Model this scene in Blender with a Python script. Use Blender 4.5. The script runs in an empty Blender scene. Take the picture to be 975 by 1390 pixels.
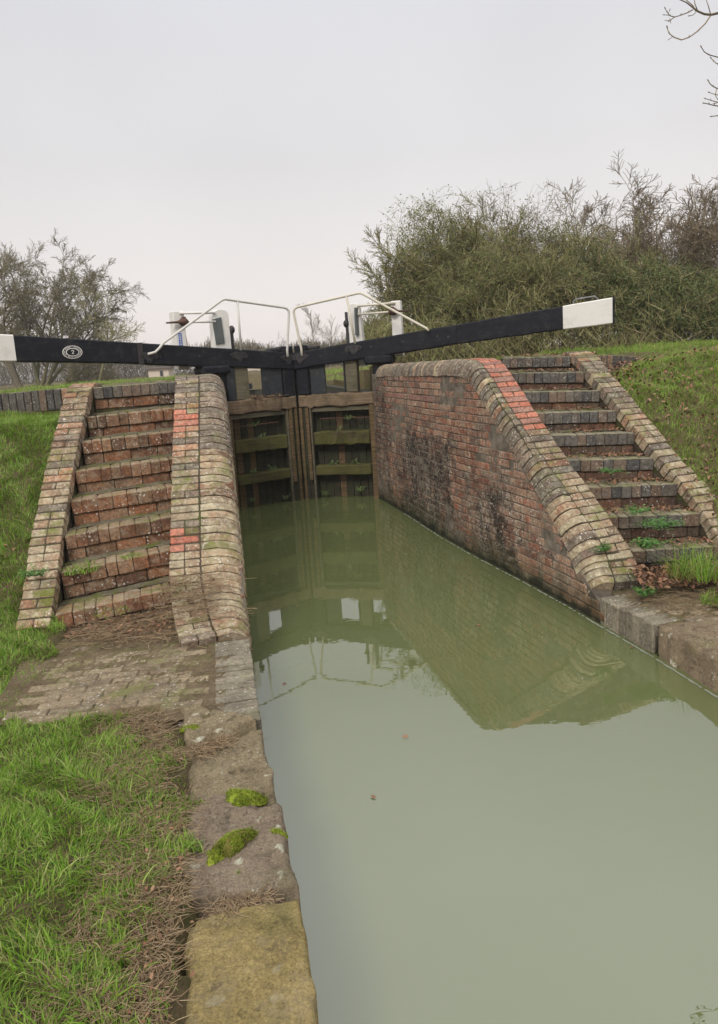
import bpy, bmesh, math, random
import numpy as np
from mathutils import Vector, Matrix
random.seed(7); rs = np.random.RandomState(7)
sc = bpy.context.scene
COL = sc.collection
R_ = math.radians

# ------------------------------------------------------------------ camera
CAM_H, TH, ROLL, FPX = 2.05, R_(9.3), R_(3.6), 976.0
ct, st = math.cos(TH), math.sin(TH); cr, sr = math.cos(ROLL), math.sin(ROLL)
up0 = Vector((0, st, ct)); fw = Vector((0, ct, -st)); r0 = Vector((1, 0, 0))
rt = r0 * cr - up0 * sr; up = r0 * sr + up0 * cr
cd = bpy.data.cameras.new('camera'); cam = bpy.data.objects.new('camera', cd); COL.objects.link(cam)
m = Matrix.Identity(4)
for i in range(3):
    m[i][0] = rt[i]; m[i][1] = up[i]; m[i][2] = -fw[i]
m[0][3], m[1][3], m[2][3] = 0, 0, CAM_H
cam.matrix_world = m
cd.sensor_fit = 'VERTICAL'; cd.sensor_height = 36; cd.lens = FPX / 1390 * 36
cd.shift_y = -45 / 1390; cd.clip_end = 3000; cd.clip_start = 0.05
sc.camera = cam
sc.view_settings.view_transform = 'Standard'; sc.view_settings.look = 'None'
sc.view_settings.exposure = 0.42; sc.view_settings.gamma = 1.0

def at(px, py, Y):
    """point of the photographed spot (px,py) lying Y metres ahead of the camera"""
    u = (px - 487.5) / FPX; v = -(py - 650) / FPX
    x = u * cr + v * sr; y = -u * sr + v * cr
    d = Vector((x, ct + y * st, -st + y * ct))
    return Vector((0, 0, CAM_H)) + d * (Y / d.y)

# ------------------------------------------------------------------ world and sun
SUN_EL, SUN_AZ = 40, 200      # degrees; sun hidden behind even cloud, a little behind the viewer's left
w = bpy.data.worlds.new('World'); sc.world = w; w.use_nodes = True
nt = w.node_tree; nt.nodes.clear()
sky = nt.nodes.new('ShaderNodeTexSky'); sky.sky_type = 'NISHITA'; sky.sun_disc = False
sky.sun_elevation = R_(SUN_EL); sky.sun_rotation = R_(SUN_AZ)
tc = nt.nodes.new('ShaderNodeTexCoord'); sx = nt.nodes.new('ShaderNodeSeparateXYZ')
rp = nt.nodes.new('ShaderNodeValToRGB')
rp.color_ramp.elements[0].position = 0.0; rp.color_ramp.elements[0].color = (0.74, 0.655, 0.61, 1)
rp.color_ramp.elements[1].position = 1.0; rp.color_ramp.elements[1].color = (1.25, 1.25, 1.25, 1)
for p_, c_ in ((.10, (.68, .637, .615)), (.25, (.585, .572, .574)), (.42, (.545, .545, .57)), (.62, (1.0, 1.01, 1.05))):
    e_ = rp.color_ramp.elements.new(p_); e_.color = (*c_, 1)
ns = nt.nodes.new('ShaderNodeTexNoise'); ns.inputs['Scale'].default_value = 1.6; ns.inputs['Detail'].default_value = 3
mp = nt.nodes.new('ShaderNodeMapRange'); mp.inputs['To Min'].default_value = 9.2; mp.inputs['To Max'].default_value = 10.6; mp.inputs['From Min'].default_value = .3; mp.inputs['From Max'].default_value = .7
sc_ = nt.nodes.new('ShaderNodeVectorMath'); sc_.operation = 'SCALE'
mx = nt.nodes.new('ShaderNodeMix'); mx.data_type = 'RGBA'; mx.inputs[0].default_value = 0.97
bg = nt.nodes.new('ShaderNodeBackground'); bg.inputs['Strength'].default_value = 0.1
ou = nt.nodes.new('ShaderNodeOutputWorld')
L = nt.links.new
L(tc.outputs['Generated'], sx.inputs[0]); L(sx.outputs['Z'], rp.inputs[0]); L(tc.outputs['Generated'], ns.inputs['Vector'])
L(ns.outputs[0], mp.inputs['Value']); L(rp.outputs[0], sc_.inputs[0]); L(mp.outputs[0], sc_.inputs['Scale'])
L(sky.outputs[0], mx.inputs[6]); L(sc_.outputs[0], mx.inputs[7]); L(mx.outputs[2], bg.inputs['Color']); L(bg.outputs[0], ou.inputs[0])
sd = bpy.data.lights.new('sun', 'SUN'); sd.energy = 1.5; sd.angle = R_(16); sd.color = (1.0, 0.96, 0.9)
so = bpy.data.objects.new('sun', sd); COL.objects.link(so)
sdir = Vector((math.sin(R_(SUN_AZ)) * math.cos(R_(SUN_EL)), math.cos(R_(SUN_AZ)) * math.cos(R_(SUN_EL)), math.sin(R_(SUN_EL))))
so.rotation_euler = sdir.to_track_quat('Z', 'Y').to_euler()

# ------------------------------------------------------------------ materials
MATS = {}
class NT:
    def __init__(s, name):
        s.m = bpy.data.materials.new(name); s.m.use_nodes = True; s.t = s.m.node_tree
        s.b = s.t.nodes['Principled BSDF']; MATS[name] = s.m
    def n(s, kind, **kw):
        x = s.t.nodes.new(kind)
        for k, v in kw.items():
            if k[0] == 'i' and k[1:].isdigit(): x.inputs[int(k[1:])].default_value = v
            elif k.startswith('_'): x.inputs[k[1:].replace('_', ' ')].default_value = v
            else: setattr(x, k, v)
        return x
    def l(s, a, b): s.t.links.new(a, b); return b
    def pos(s, scale=(1, 1, 1)):
        g = s.n('ShaderNodeNewGeometry'); mpp = s.n('ShaderNodeMapping'); mpp.inputs['Scale'].default_value = scale
        s.l(g.outputs['Position'], mpp.inputs['Vector']); return mpp.outputs[0]
    def noise(s, scale, detail=4, rough=.6, vec=None, lo=0, hi=1, a=0., b=1.):
        x = s.n('ShaderNodeTexNoise'); x.inputs['Scale'].default_value = scale; x.inputs['Detail'].default_value = detail
        x.inputs['Roughness'].default_value = rough
        s.l(vec if vec is not None else s.pos(), x.inputs['Vector'])
        if (lo, hi) == (0, 1): return x.outputs[0]
        return s.rng(x.outputs[0], lo, hi, a, b)
    def rng(s, v, lo, hi, a=0., b=1.):
        r = s.n('ShaderNodeMapRange'); s.l(v, r.inputs['Value'])
        for k, q in (('From Min', lo), ('From Max', hi), ('To Min', a), ('To Max', b)): r.inputs[k].default_value = q
        return r.outputs[0]
    def ramp(s, v, cols):
        r = s.n('ShaderNodeValToRGB'); cr_ = r.color_ramp
        while len(cr_.elements) > 1: cr_.elements.remove(cr_.elements[-1])
        cr_.elements[0].position = cols[0][0]; cr_.elements[0].color = (*cols[0][1], 1)
        for p, c in cols[1:]:
            e = cr_.elements.new(p); e.color = (*c, 1)
        s.l(v, r.inputs[0]); return r.outputs[0]
    def mix(s, f, a, b, mode='MIX'):
        x = s.n('ShaderNodeMix', data_type='RGBA', blend_type=mode)
        for i, q in ((0, f), (6, a), (7, b)):
            if isinstance(q, (int, float)): x.inputs[i].default_value = q
            elif isinstance(q, tuple): x.inputs[i].default_value = (*q, 1)
            else: s.l(q, x.inputs[i])
        return x.outputs[2]
    def math(s, op, a, b=None):
        x = s.n('ShaderNodeMath', operation=op)
        for i, q in ((0, a), (1, b)):
            if q is None: continue
            if isinstance(q, (int, float)): x.inputs[i].default_value = q
            else: s.l(q, x.inputs[i])
        return x.outputs[0]
    def rand(s):
        g = s.n('ShaderNodeNewGeometry'); o = s.n('ShaderNodeObjectInfo')
        return s.math('FRACT', s.math('ADD', g.outputs['Random Per Island'], o.outputs['Random']))
    def upz(s, lo=.3, hi=.9):
        g = s.n('ShaderNodeNewGeometry'); x = s.n('ShaderNodeSeparateXYZ'); s.l(g.outputs['Normal'], x.inputs[0])
        return s.rng(x.outputs[2], lo, hi)
    def posxyz(s):
        g = s.n('ShaderNodeNewGeometry'); x = s.n('ShaderNodeSeparateXYZ'); s.l(g.outputs['Position'], x.inputs[0]); return x.outputs
    def fin(s, col, rough=.85, bump=None, dist=.004, strength=.6, spec=.3):
        if isinstance(col, tuple): s.b.inputs['Base Color'].default_value = (*col, 1)
        else: s.l(col, s.b.inputs['Base Color'])
        if isinstance(rough, (int, float)): s.b.inputs['Roughness'].default_value = rough
        else: s.l(rough, s.b.inputs['Roughness'])
        s.b.inputs['Specular IOR Level'].default_value = spec
        if bump is not None:
            bm_ = s.n('ShaderNodeBump'); bm_.inputs['Strength'].default_value = strength; bm_.inputs['Distance'].default_value = dist
            s.l(bump, bm_.inputs['Height']); s.l(bm_.outputs[0], s.b.inputs['Normal'])
        return s.m

def brick_mat(name, pal, lichen=.5, lich_col=(.42, .38, .27), moss=.4, soot=.5, wet=False, stains=False, crust=0., top=0.):
    q = NT(name); r = q.rand()
    n_ = len(pal); col = q.ramp(r, [(i / n_, c) for i, c in enumerate(pal)])
    for nd in q.t.nodes:
        if nd.type == 'VALTORGB': nd.color_ramp.interpolation = 'LINEAR'
    col = q.mix(1.0, col, q.ramp(q.noise(38, 6, .8), [(.30, (.34, .33, .32)), (.5, (1.02, 1.0, .97)), (.70, (1.85, 1.75, 1.6))]), 'MULTIPLY')
    col = q.mix(q.noise(2.6, 5, .7, lo=.48, hi=.72, a=0, b=soot), col, (.035, .03, .026))
    col = q.mix(q.noise(13, 4, .7, lo=.55, hi=.72, a=0, b=soot * .8), col, (.05, .042, .033))
    if crust:
        col = q.mix(q.math('MULTIPLY', q.noise(7, 6, .75, lo=.40, hi=.60), crust), col, lich_col)
    if stains:
        px_ = q.posxyz(); yy = px_[1]; zz = px_[2]
        wob = q.noise(2.2, 5, .7, lo=.2, hi=.8, a=-.55, b=.55)
        y2 = q.math('ADD', yy, wob)
        # tarry black patch in the middle of the wall and beside the gate
        def band(v, a, b, c, d): return q.math('MULTIPLY', q.rng(v, a, b), q.rng(v, c, d, 1., 0.))
        k1 = q.math('MULTIPLY', band(y2, 7.5, 7.8, 9.3, 9.7), q.rng(q.math('ADD', zz, q.noise(6, 3, lo=.3, hi=.7, a=-.1, b=.1)), 1.08, 1.2, 1., 0.))
        k2 = q.math('MULTIPLY', band(y2, 6.3, 6.5, 7.05, 7.3), q.rng(zz, .7, 1.0, 1., 0.))
        k3 = q.math('MULTIPLY', band(y2, 9.75, 9.95, 12, 13), .75)
        k = q.math('MAXIMUM', q.math('MAXIMUM', k1, k2), k3)
        k = q.math('MULTIPLY', k, q.noise(5, 6, .8, vec=q.pos((1, 1, .35)), lo=.34, hi=.52, a=.25, b=.93))
        col = q.mix(k, col, (.018, .015, .014))
        eff = q.math('MULTIPLY', q.noise(3.2, 5, .75, vec=q.pos((1, 1, .5)), lo=.5, hi=.64), q.noise(24, 3, .7, lo=.4, hi=.6))
        col = q.mix(q.math('MULTIPLY', eff, .85), col, (.44, .36, .27))
        stk = q.math('MULTIPLY', q.noise(9, 5, .75, vec=q.pos((1, 1, .12)), lo=.50, hi=.66), q.noise(1.7, 3, lo=.4, hi=.6))
        col = q.mix(q.math('MULTIPLY', stk, .8), col, (.03, .026, .022))
    v = q.n('ShaderNodeTexVoronoi', _Scale=42.); q.l(q.pos(), v.inputs['Vector'])
    vd = q.math('ADD', v.outputs['Distance'], q.noise(30, 4, .8, lo=.3, hi=.7, a=-.16, b=.28))
    spot = q.math('MULTIPLY', q.rng(vd, .20, .32, 1., 0.), q.noise(6, 4, .7, lo=.42, hi=.60, a=0, b=min(1, lichen * 2.2)))
    col = q.mix(spot, col, (.62, .6, .52))
    if top:
        tp = q.math('MULTIPLY', q.upz(.5, .9), q.noise(8, 5, .7, lo=.3, hi=.6, a=.35 * top, b=top))
        col = q.mix(tp, col, q.ramp(q.noise(11, 5, .7), [(.35, (.14, .16, .04)), (.5, (.30, .26, .17)), (.65, (.36, .31, .22))]))
    lz = q.math('MULTIPLY', q.noise(16, 5, .75, lo=.50, hi=.62), lichen)
    col = q.mix(lz, col, lich_col)
    if moss:
        mk = q.math('MULTIPLY', q.math('MULTIPLY', q.noise(4.5, 5, .7, lo=.52, hi=.66), q.upz(.1, .8)), moss)
        col = q.mix(mk, col, (.13, .15, .025))
    if wet:
        zz = q.posxyz()[2]; wz = q.math('ADD', zz, q.noise(7, 3, lo=.3, hi=.7, a=-.07, b=.07))
        col = q.mix(q.rng(wz, .05, .34, .75, 0.), col, (.05, .055, .022))
        col = q.mix(q.rng(wz, .02, .09, .9, 0.), col, (.016, .018, .010))
    b = q.math('ADD', q.noise(45, 6, .75), q.math('MULTIPLY', q.noise(240, 3, .6), .45))
    return q.fin(col, .92, b, .007, .9, .2)

RED = [(.21, .10, .065), (.15, .075, .05), (.26, .13, .08), (.11, .06, .042), (.2, .125, .085), (.23, .10, .06), (.14, .085, .062), (.22, .14, .095)]
BROWN = [(.17, .10, .065), (.13, .075, .052), (.22, .12, .075), (.10, .062, .045), (.19, .135, .09), (.16, .085, .055)]
BUFF = [(.24, .165, .105), (.19, .12, .08), (.28, .19, .12), (.15, .10, .07), (.22, .125, .085), (.25, .2, .14)]
BLUE = [(.085, .078, .074), (.115, .103, .094), (.065, .062, .062), (.14, .12, .10), (.095, .085, .076), (.15, .11, .085)]
brick_mat('wall_brick', [(.27, .105, .062), (.18, .08, .055), (.31, .145, .09), (.20, .10, .07), (.13, .075, .058), (.32, .12, .07), (.27, .18, .125), (.18, .12, .09), (.35, .20, .13)], .45, (.40, .31, .22), .15, .5, True, True, crust=.10)
brick_mat('side_wall_brick', RED, .3, (.4, .36, .28), .2, .6, True)
brick_mat('riser_brick_red', [(.20, .095, .052), (.15, .072, .043), (.26, .12, .062), (.11, .06, .04), (.18, .105, .062), (.24, .14, .085)], .45, (.34, .28, .2), .8, .75, top=.6)
brick_mat('riser_shaded_brick', [(.115, .06, .04), (.08, .046, .034), (.15, .075, .048), (.06, .045, .036), (.10, .065, .045)], .25, (.2, .17, .1), .8, .7)  # lower riser course: shade beneath the top bricks painted into its darker colours
brick_mat('coping_red', [(.32, .17, .105), (.23, .125, .08), (.37, .22, .14), (.15, .095, .065), (.29, .20, .13), (.25, .19, .13)], .5, (.50, .45, .33), .8, .45)
brick_mat('coping_lichen', [(.28, .18, .115), (.20, .13, .085), (.33, .22, .14), (.14, .095, .065), (.27, .145, .09), (.28, .22, .15)], .6, (.55, .49, .33), .9, .65, crust=.36)
brick_mat('coping_dark', [(.155, .115, .09), (.115, .09, .07), (.20, .145, .11), (.175, .12, .092), (.13, .105, .085)], .5, (.40, .36, .26), .45, .65, crust=.16)
brick_mat('blue_brick', BLUE, .22, (.26, .26, .22), .5, .35, top=.9)
brick_mat('blue_brick_mossy', BLUE + [(.13, .09, .065)], .22, (.24, .23, .17), .9, .35, top=.95)
brick_mat('fresh_brick', [(.44, .155, .10), (.38, .13, .085), (.36, .17, .12), (.46, .18, .12)], .16, (.4, .38, .3), .0, .3)
brick_mat('fresh_brick_dull', [(.27, .14, .11), (.22, .12, .10), (.30, .16, .125)], .2, (.4, .38, .3), .0, .2)
brick_mat('paving_brick', [(.165, .125, .085), (.20, .15, .10), (.13, .10, .07), (.22, .17, .115)], .3, (.35, .30, .19), .5, .5, crust=.22)
brick_mat('paving_blue', [(.16, .14, .11), (.20, .17, .13), (.13, .11, .085), (.22, .19, .145)], .28, (.34, .31, .22), .2, .45, crust=.25)

q = NT('mortar')
c = q.mix(q.noise(9, 4, lo=.3, hi=.7), (.10, .08, .06), (.26, .22, .17))
c = q.mix(q.math('MULTIPLY', q.noise(3, 4, lo=.45, hi=.65), .5), c, (.04, .035, .03))
zz = q.posxyz()[2]; c = q.mix(q.rng(zz, .02, .2, .9, 0.), c, (.02, .022, .012))
q.fin(c, .95, q.noise(70, 4), .006, .8, .1)
q = NT('dark_joint')
c = q.mix(q.noise(12, 4, lo=.3, hi=.7), (.035, .028, .02), (.10, .08, .055)); c = q.mix(q.math('MULTIPLY', q.noise(5, 4, lo=.5, hi=.65), .7), c, (.07, .08, .02))
q.fin(c, .95, q.noise(60, 4), .008, .9, .1)

def ground_like(name, cols, sc1=3., moss=(.09, .11, .025), mamt=.6):
    q = NT(name); c = q.ramp(q.noise(sc1, 8, .7), [(.3 + .4 * i / max(1, len(cols) - 1), k) for i, k in enumerate(cols)])
    c = q.mix(q.math('MULTIPLY', q.noise(6, 5, .7, lo=.5, hi=.62), mamt), c, moss)
    c = q.mix(1., c, q.ramp(q.noise(55, 4, .8), [(.3, (.6, .6, .6)), (.7, (1.35, 1.35, 1.3))]), 'MULTIPLY')
    q.fin(c, .95, q.noise(40, 6, .8), .02, .9, .1)
ground_like('turf', [(.085, .062, .036), (.12, .09, .05), (.11, .11, .04)], 5.2, (.07, .075, .025), .45)
ground_like('landing_soil', [(.10, .073, .045), (.16, .12, .075), (.22, .17, .11)], 7, (.12, .13, .035), .35)
ground_like('step_soil', [(.10, .08, .055), (.17, .145, .10), (.24, .205, .15)], 9, (.13, .15, .03), .8)
q = NT('far_field'); c = q.mix(q.noise(.05, 6, lo=.35, hi=.65), (.085, .12, .03), (.15, .18, .055)); q.fin(c, .95)

q = NT('canal_water')
c = q.mix(q.noise(.5, 4, lo=.35, hi=.65), (.104, .120, .046), (.114, .130, .052))
bv = q.noise(4.2, 3, .5, vec=q.pos((1.0, 1.7, 1)))
q.fin(c, .008, bv, .0040, .12, .5); q.b.inputs['IOR'].default_value = 2.15

def wood_mat(name, dark, light, algae=0., ac=(.06, .085, .02), sc1=1., rough=.8, bump=.6):
    q = NT(name); tcx = q.n('ShaderNodeTexCoord'); mpp = q.n('ShaderNodeMapping'); mpp.inputs['Scale'].default_value = (1.3 * sc1, 22 * sc1, 22 * sc1)
    q.l(tcx.outputs['Object'], mpp.inputs['Vector'])
    g = q.noise(2.2, 7, .75, vec=mpp.outputs[0])
    c = q.ramp(g, [(.3, dark), (.52, tuple((a + b) / 2 for a, b in zip(dark, light))), (.72, light)])
    c = q.mix(q.noise(4, 4, .7, lo=.5, hi=.7, a=0, b=.55), c, tuple(x * .35 for x in dark))
    if algae: c = q.mix(q.math('MULTIPLY', q.noise(5, 5, .7, lo=.36, hi=.55), algae), c, ac)
    q.fin(c, rough, g, .008, bump, .25); return q
wood_mat('timber_brown', (.06, .04, .026), (.31, .21, .135), .15)
wood_mat('timber_grey', (.06, .05, .035), (.21, .17, .12), .25)
wood_mat('timber_algae', (.018, .016, .008), (.12, .09, .038), .55, (.085, .09, .018))
wood_mat('timber_rotten', (.022, .014, .009), (.25, .145, .08), .25)
wood_mat('timber_black', (.012, .010, .008), (.065, .052, .035), .5, (.03, .038, .012))
def paint(name, col, wear, rough=.45, wearamt=.4, scale=9):
    q = NT(name); tcx = q.n('ShaderNodeTexCoord'); mpp = q.n('ShaderNodeMapping'); mpp.inputs['Scale'].default_value = (.7, 22, 22)
    q.l(tcx.outputs['Object'], mpp.inputs['Vector'])
    g = q.noise(5, 7, .8, vec=mpp.outputs[0])
    c = q.mix(q.rng(g, .55, .72, 0., wearamt), col, wear)
    c = q.mix(q.noise(scale, 5, .75, lo=.52, hi=.70, a=0, b=wearamt * .8), c, wear)
    q.fin(c, q.noise(14, 3, lo=.3, hi=.7, a=rough - .12, b=rough + .2), g, .003, .5, .35)
paint('black_paint', (.007, .008, .012), (.05, .047, .042), .5, .7)
MATS['black_paint'].node_tree.nodes['Principled BSDF'].inputs['Specular IOR Level'].default_value = .2
paint('white_paint', (.70, .675, .63), (.42, .37, .29), .5, .45, 6)
paint('rail_white', (.58, .56, .51), (.33, .29, .23), .5, .5, 30)
paint('cream_paint', (.58, .54, .44), (.40, .30, .18), .4, .5, 30)
paint('grey_paint', (.10, .115, .11), (.05, .045, .04), .5, .5)
paint('board_grey', (.02, .023, .027), (.12, .11, .09), .6, .6)
paint('blue_paint', (.03, .10, .42), (.2, .25, .4), .4, .3)
paint('peeled_wood', (.72, .56, .42), (.66, .62, .55), .7, .5)
q = NT('iron'); c = q.mix(q.noise(30, 5, .8, lo=.5, hi=.68), (.018, .018, .020), (.06, .035, .026)); q.fin(c, .55, q.noise(80, 4), .003, .6, .5)
q = NT('rusty_iron'); c = q.mix(q.noise(22, 5, .8, lo=.4, hi=.65), (.045, .02, .015), (.13, .06, .035)); q.fin(c, .7, q.noise(80, 4), .003, .6, .4)
q = NT('galvanised'); q.fin(q.mix(q.noise(20, 3, lo=.4, hi=.6), (.12, .12, .12), (.2, .2, .195)), .5, None, spec=.5)

def stone_mat(name, cols, lich=.3):
    q = NT(name); c = q.ramp(q.noise(5, 8, .72), [(.28 + .44 * i / (len(cols) - 1), k) for i, k in enumerate(cols)])
    c = q.mix(1., c, q.ramp(q.noise(110, 6, .85), [(.32, (.4, .4, .4)), (.5, (1, 1, 1)), (.68, (1.6, 1.57, 1.5))]), 'MULTIPLY')
    c = q.mix(q.noise(7, 6, .8, lo=.52, hi=.66, a=0, b=.55), c, (.30, .24, .15))
    c = q.mix(q.noise(11, 4, .7, lo=.56, hi=.72, a=0, b=.7), c, (.06, .05, .035))
    v = q.n('ShaderNodeTexVoronoi', _Scale=10.); v.inputs['Randomness'].default_value = 1
    dv = q.n('ShaderNodeTexNoise', _Scale=18.); q.l(q.pos(), dv.inputs['Vector'])
    wv = q.mix(.06, q.pos(), dv.outputs[1]); q.l(wv, v.inputs['Vector'])
    sp = q.math('MULTIPLY', q.rng(v.outputs['Distance'], .17, .23, 1., 0.), q.math('MULTIPLY', q.noise(3.7, 3, lo=.46, hi=.54), q.noise(70, 3, lo=.35, hi=.5)))
    c = q.mix(q.math('MULTIPLY', sp, min(1, lich * 2.6)), c, (.60, .57, .43))
    v2 = q.n('ShaderNodeTexVoronoi', _Scale=38.); q.l(q.pos(), v2.inputs['Vector'])
    s2 = q.math('MULTIPLY', q.rng(v2.outputs['Distance'], .14, .22, 1., 0.), q.noise(5, 3, lo=.5, hi=.6, a=0, b=lich * 1.5))
    c = q.mix(s2, c, (.50, .48, .38))
    c = q.mix(q.math('MULTIPLY', q.noise(4, 5, .7, lo=.54, hi=.66), .4), c, (.11, .115, .035))
    pit = q.noise(26, 5, .8, lo=.28, hi=.42)
    q.fin(c, .9, q.math('ADD', q.math('MULTIPLY', pit, .8), q.noise(60, 8, .85)), .016, 1., .2)
stone_mat('stone_brown', [(.15, .12, .07), (.26, .205, .125), (.35, .285, .18)], .75)
stone_mat('stone_pink', [(.17, .13, .09), (.29, .225, .16), (.38, .305, .22)], .75)
stone_mat('stone_sand', [(.24, .18, .07), (.38, .29, .12), (.48, .37, .17)], .1)
stone_mat('stone_block', [(.14, .105, .065), (.24, .18, .115), (.33, .26, .17)], .9)

def island_mat(name, cols, rough=.6, trans=0., grad=None):
    q = NT(name); c = q.ramp(q.rand(), [(i / (len(cols) - 1), k) for i, k in enumerate(cols)])
    q.fin(c, rough, spec=.25)
    if trans:
        q.b.inputs['Subsurface Weight'].default_value = 0
        tr = q.n('ShaderNodeBsdfTranslucent'); q.l(c, tr.inputs[0]); ms = q.n('ShaderNodeMixShader'); ms.inputs[0].default_value = trans
        o = q.t.nodes['Material Output']; q.l(q.b.outputs[0], ms.inputs[1]); q.l(tr.outputs[0], ms.inputs[2]); q.l(ms.outputs[0], o.inputs[0])
island_mat('grass_blade', [(.13, .27, .02), (.21, .37, .03), (.05, .12, .012), (.29, .44, .06), (.16, .31, .02), (.36, .48, .12), (.36, .32, .13), (.08, .18, .02), (.25, .40, .035), (.20, .15, .07)], .45, .35)
island_mat('bank_blade', [(.15, .27, .03), (.25, .40, .045), (.09, .15, .02), (.33, .46, .08), (.26, .27, .08), (.33, .28, .13), (.2, .35, .04), (.28, .42, .06)], .5, .35)
island_mat('dry_stalk', [(.20, .12, .07), (.34, .24, .13), (.13, .08, .05), (.42, .32, .19), (.22, .15, .09), (.27, .2, .12)], .8)
island_mat('dead_leaf', [(.15, .075, .045), (.22, .115, .06), (.09, .05, .035), (.28, .16, .085), (.19, .08, .05), (.30, .19, .11)], .75)
island_mat('weed_leaf', [(.08, .2, .04), (.13, .28, .06), (.06, .14, .03), (.17, .3, .08)], .5, .3)
island_mat('moss_tuft', [(.10, .14, .012), (.20, .26, .018), (.06, .085, .01), (.30, .36, .035), (.14, .12, .03)], .9)
island_mat('shrub_leaf', [(.09, .12, .035), (.14, .18, .05), (.20, .24, .075), (.05, .07, .025), (.22, .22, .08), (.30, .30, .13)], .55, .3)
island_mat('ivy_leaf', [(.05, .08, .025), (.08, .12, .04), (.11, .15, .045), (.16, .19, .08)], .4, .15)
island_mat('twig_olive', [(.23, .205, .09), (.32, .28, .13), (.13, .125, .05), (.42, .36, .19), (.25, .26, .09), (.20, .22, .07), (.07, .07, .03), (.26, .18, .11)], .85)
island_mat('twig_brown', [(.17, .13, .085), (.25, .20, .13), (.11, .085, .055), (.32, .25, .165)], .85)
island_mat('winter_twig', [(.15, .125, .075), (.20, .17, .10), (.11, .09, .055), (.24, .205, .12), (.17, .17, .07)], .85)
island_mat('bark', [(.12, .10, .07), (.16, .135, .09), (.10, .085, .06)], .9)
island_mat('bark_mossy', [(.15, .14, .075), (.19, .17, .09), (.12, .12, .06)], .9)
island_mat('far_twig', [(.17, .14, .12), (.2, .17, .15), (.15, .13, .11)], .9)
island_mat('hedge_twig', [(.15, .12, .075), (.12, .10, .06), (.19, .16, .10), (.11, .11, .05)], .9)
q = NT('hut_wall'); q.fin((.62, .52, .42), .8)
q = NT('hut_roof'); q.fin((.14, .12, .11), .8)
q = NT('hut_dark'); q.fin((.04, .04, .05), .4)

# ------------------------------------------------------------------ object helpers
def tag(o, label=None, cat=None, group=None, kind=None):
    if label: o['label'] = label
    if cat: o['category'] = cat
    if group: o['group'] = group
    if kind: o['kind'] = kind
    return o
def link(name, me, parent=None):
    o = bpy.data.objects.new(name, me); COL.objects.link(o)
    if parent is not None: o.parent = parent
    return o
def root(name, loc, label, cat, group=None):
    """an Empty at the thing's base; children are given in world space"""
    o = bpy.data.objects.new(name, None); COL.objects.link(o); o.empty_display_size = .2
    o.location = loc; tag(o, label, cat, group); return o
def world_child(name, me, parent, mtx=None):
    o = link(name, me)
    mtx = mtx if mtx is not None else Matrix.Identity(4)
    if parent is not None:
        o.parent = parent
        pm = Matrix.Translation(parent.location) if parent.type == 'EMPTY' else parent_world.get(parent.name, Matrix.Identity(4))
        o.matrix_basis = pm.inverted() @ mtx
    else: o.matrix_basis = mtx
    parent_world[o.name] = mtx
    return o
parent_world = {}

class MB:
    def __init__(s): s.v = []; s.f = []; s.sm = False
    def add(s, vs, fs, mtx=None):
        n = len(s.v)
        if mtx is not None: vs = [mtx @ Vector(v) for v in vs]
        s.v += [tuple(v) for v in vs]; s.f += [tuple(i + n for i in f) for f in fs]; return s
    def box(s, x0, x1, y0, y1, z0, z1, mtx=None):
        vs = [(x0, y0, z0), (x1, y0, z0), (x1, y1, z0), (x0, y1, z0), (x0, y0, z1), (x1, y0, z1), (x1, y1, z1), (x0, y1, z1)]
        return s.add(vs, BOXF, mtx)
    def hexa(s, a, b):
        """two quads (4 points each, same winding) joined"""
        return s.add(list(a) + list(b), BOXF)
    def tube(s, pts, rad, n=8, caps=True):
        pts = [Vector(p) for p in pts]
        if not hasattr(rad, '__len__'): rad = [rad] * len(pts)
        base = len(s.v); prev = None
        for i, p in enumerate(pts):
            t = (pts[min(i + 1, len(pts) - 1)] - pts[max(i - 1, 0)]).normalized()
            if prev is None:
                a = t.orthogonal().normalized()
            else:
                a = (prev - t * prev.dot(t)).normalized()
            prev = a; b = t.cross(a)
            for k in range(n):
                an = 2 * math.pi * k / n
                s.v.append(tuple(p + (a * math.cos(an) + b * math.sin(an)) * rad[i]))
        for i in range(len(pts) - 1):
            for k in range(n):
                k2 = (k + 1) % n
                s.f.append((base + i * n + k, base + i * n + k2, base + (i + 1) * n + k2, base + (i + 1) * n + k))
        if caps:
            s.f.append(tuple(base + k for k in range(n))[::-1]); s.f.append(tuple(base + (len(pts) - 1) * n + k for k in range(n)))
        return s
    def mesh(s, name, mat, smooth=False):
        me = bpy.data.meshes.new(name); me.from_pydata(s.v, [], s.f)
        if mat: me.materials.append(MATS[mat])
        if smooth: me.shade_smooth()
        me.update(); return me
    def build(s, name, mat, parent=None, smooth=False, local=True):
        return world_child(name, s.mesh(name, mat, smooth), parent)
BOXF = [(0, 3, 2, 1), (4, 5, 6, 7), (0, 1, 5, 4), (1, 2, 6, 5), (2, 3, 7, 6), (3, 0, 4, 7)]

def np_mesh(name, V, faces_n, F, mat, smooth=False):
    """fast mesh: V (n,3); F flat index array, faces_n verts per face (const)"""
    me = bpy.data.meshes.new(name); nv = len(V); nf = len(F) // faces_n
    me.vertices.add(nv); me.vertices.foreach_set('co', np.ascontiguousarray(V, dtype=np.float32).ravel())
    me.loops.add(len(F)); me.loops.foreach_set('vertex_index', np.ascontiguousarray(F, dtype=np.int32))
    me.polygons.add(nf); me.polygons.foreach_set('loop_start', np.arange(0, nf * faces_n, faces_n, dtype=np.int32))
    me.polygons.foreach_set('loop_total', np.full(nf, faces_n, dtype=np.int32))
    if smooth: me.polygons.foreach_set('use_smooth', np.ones(nf, dtype=bool))
    me.update(calc_edges=True); me.materials.append(MATS[mat]); return me

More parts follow.
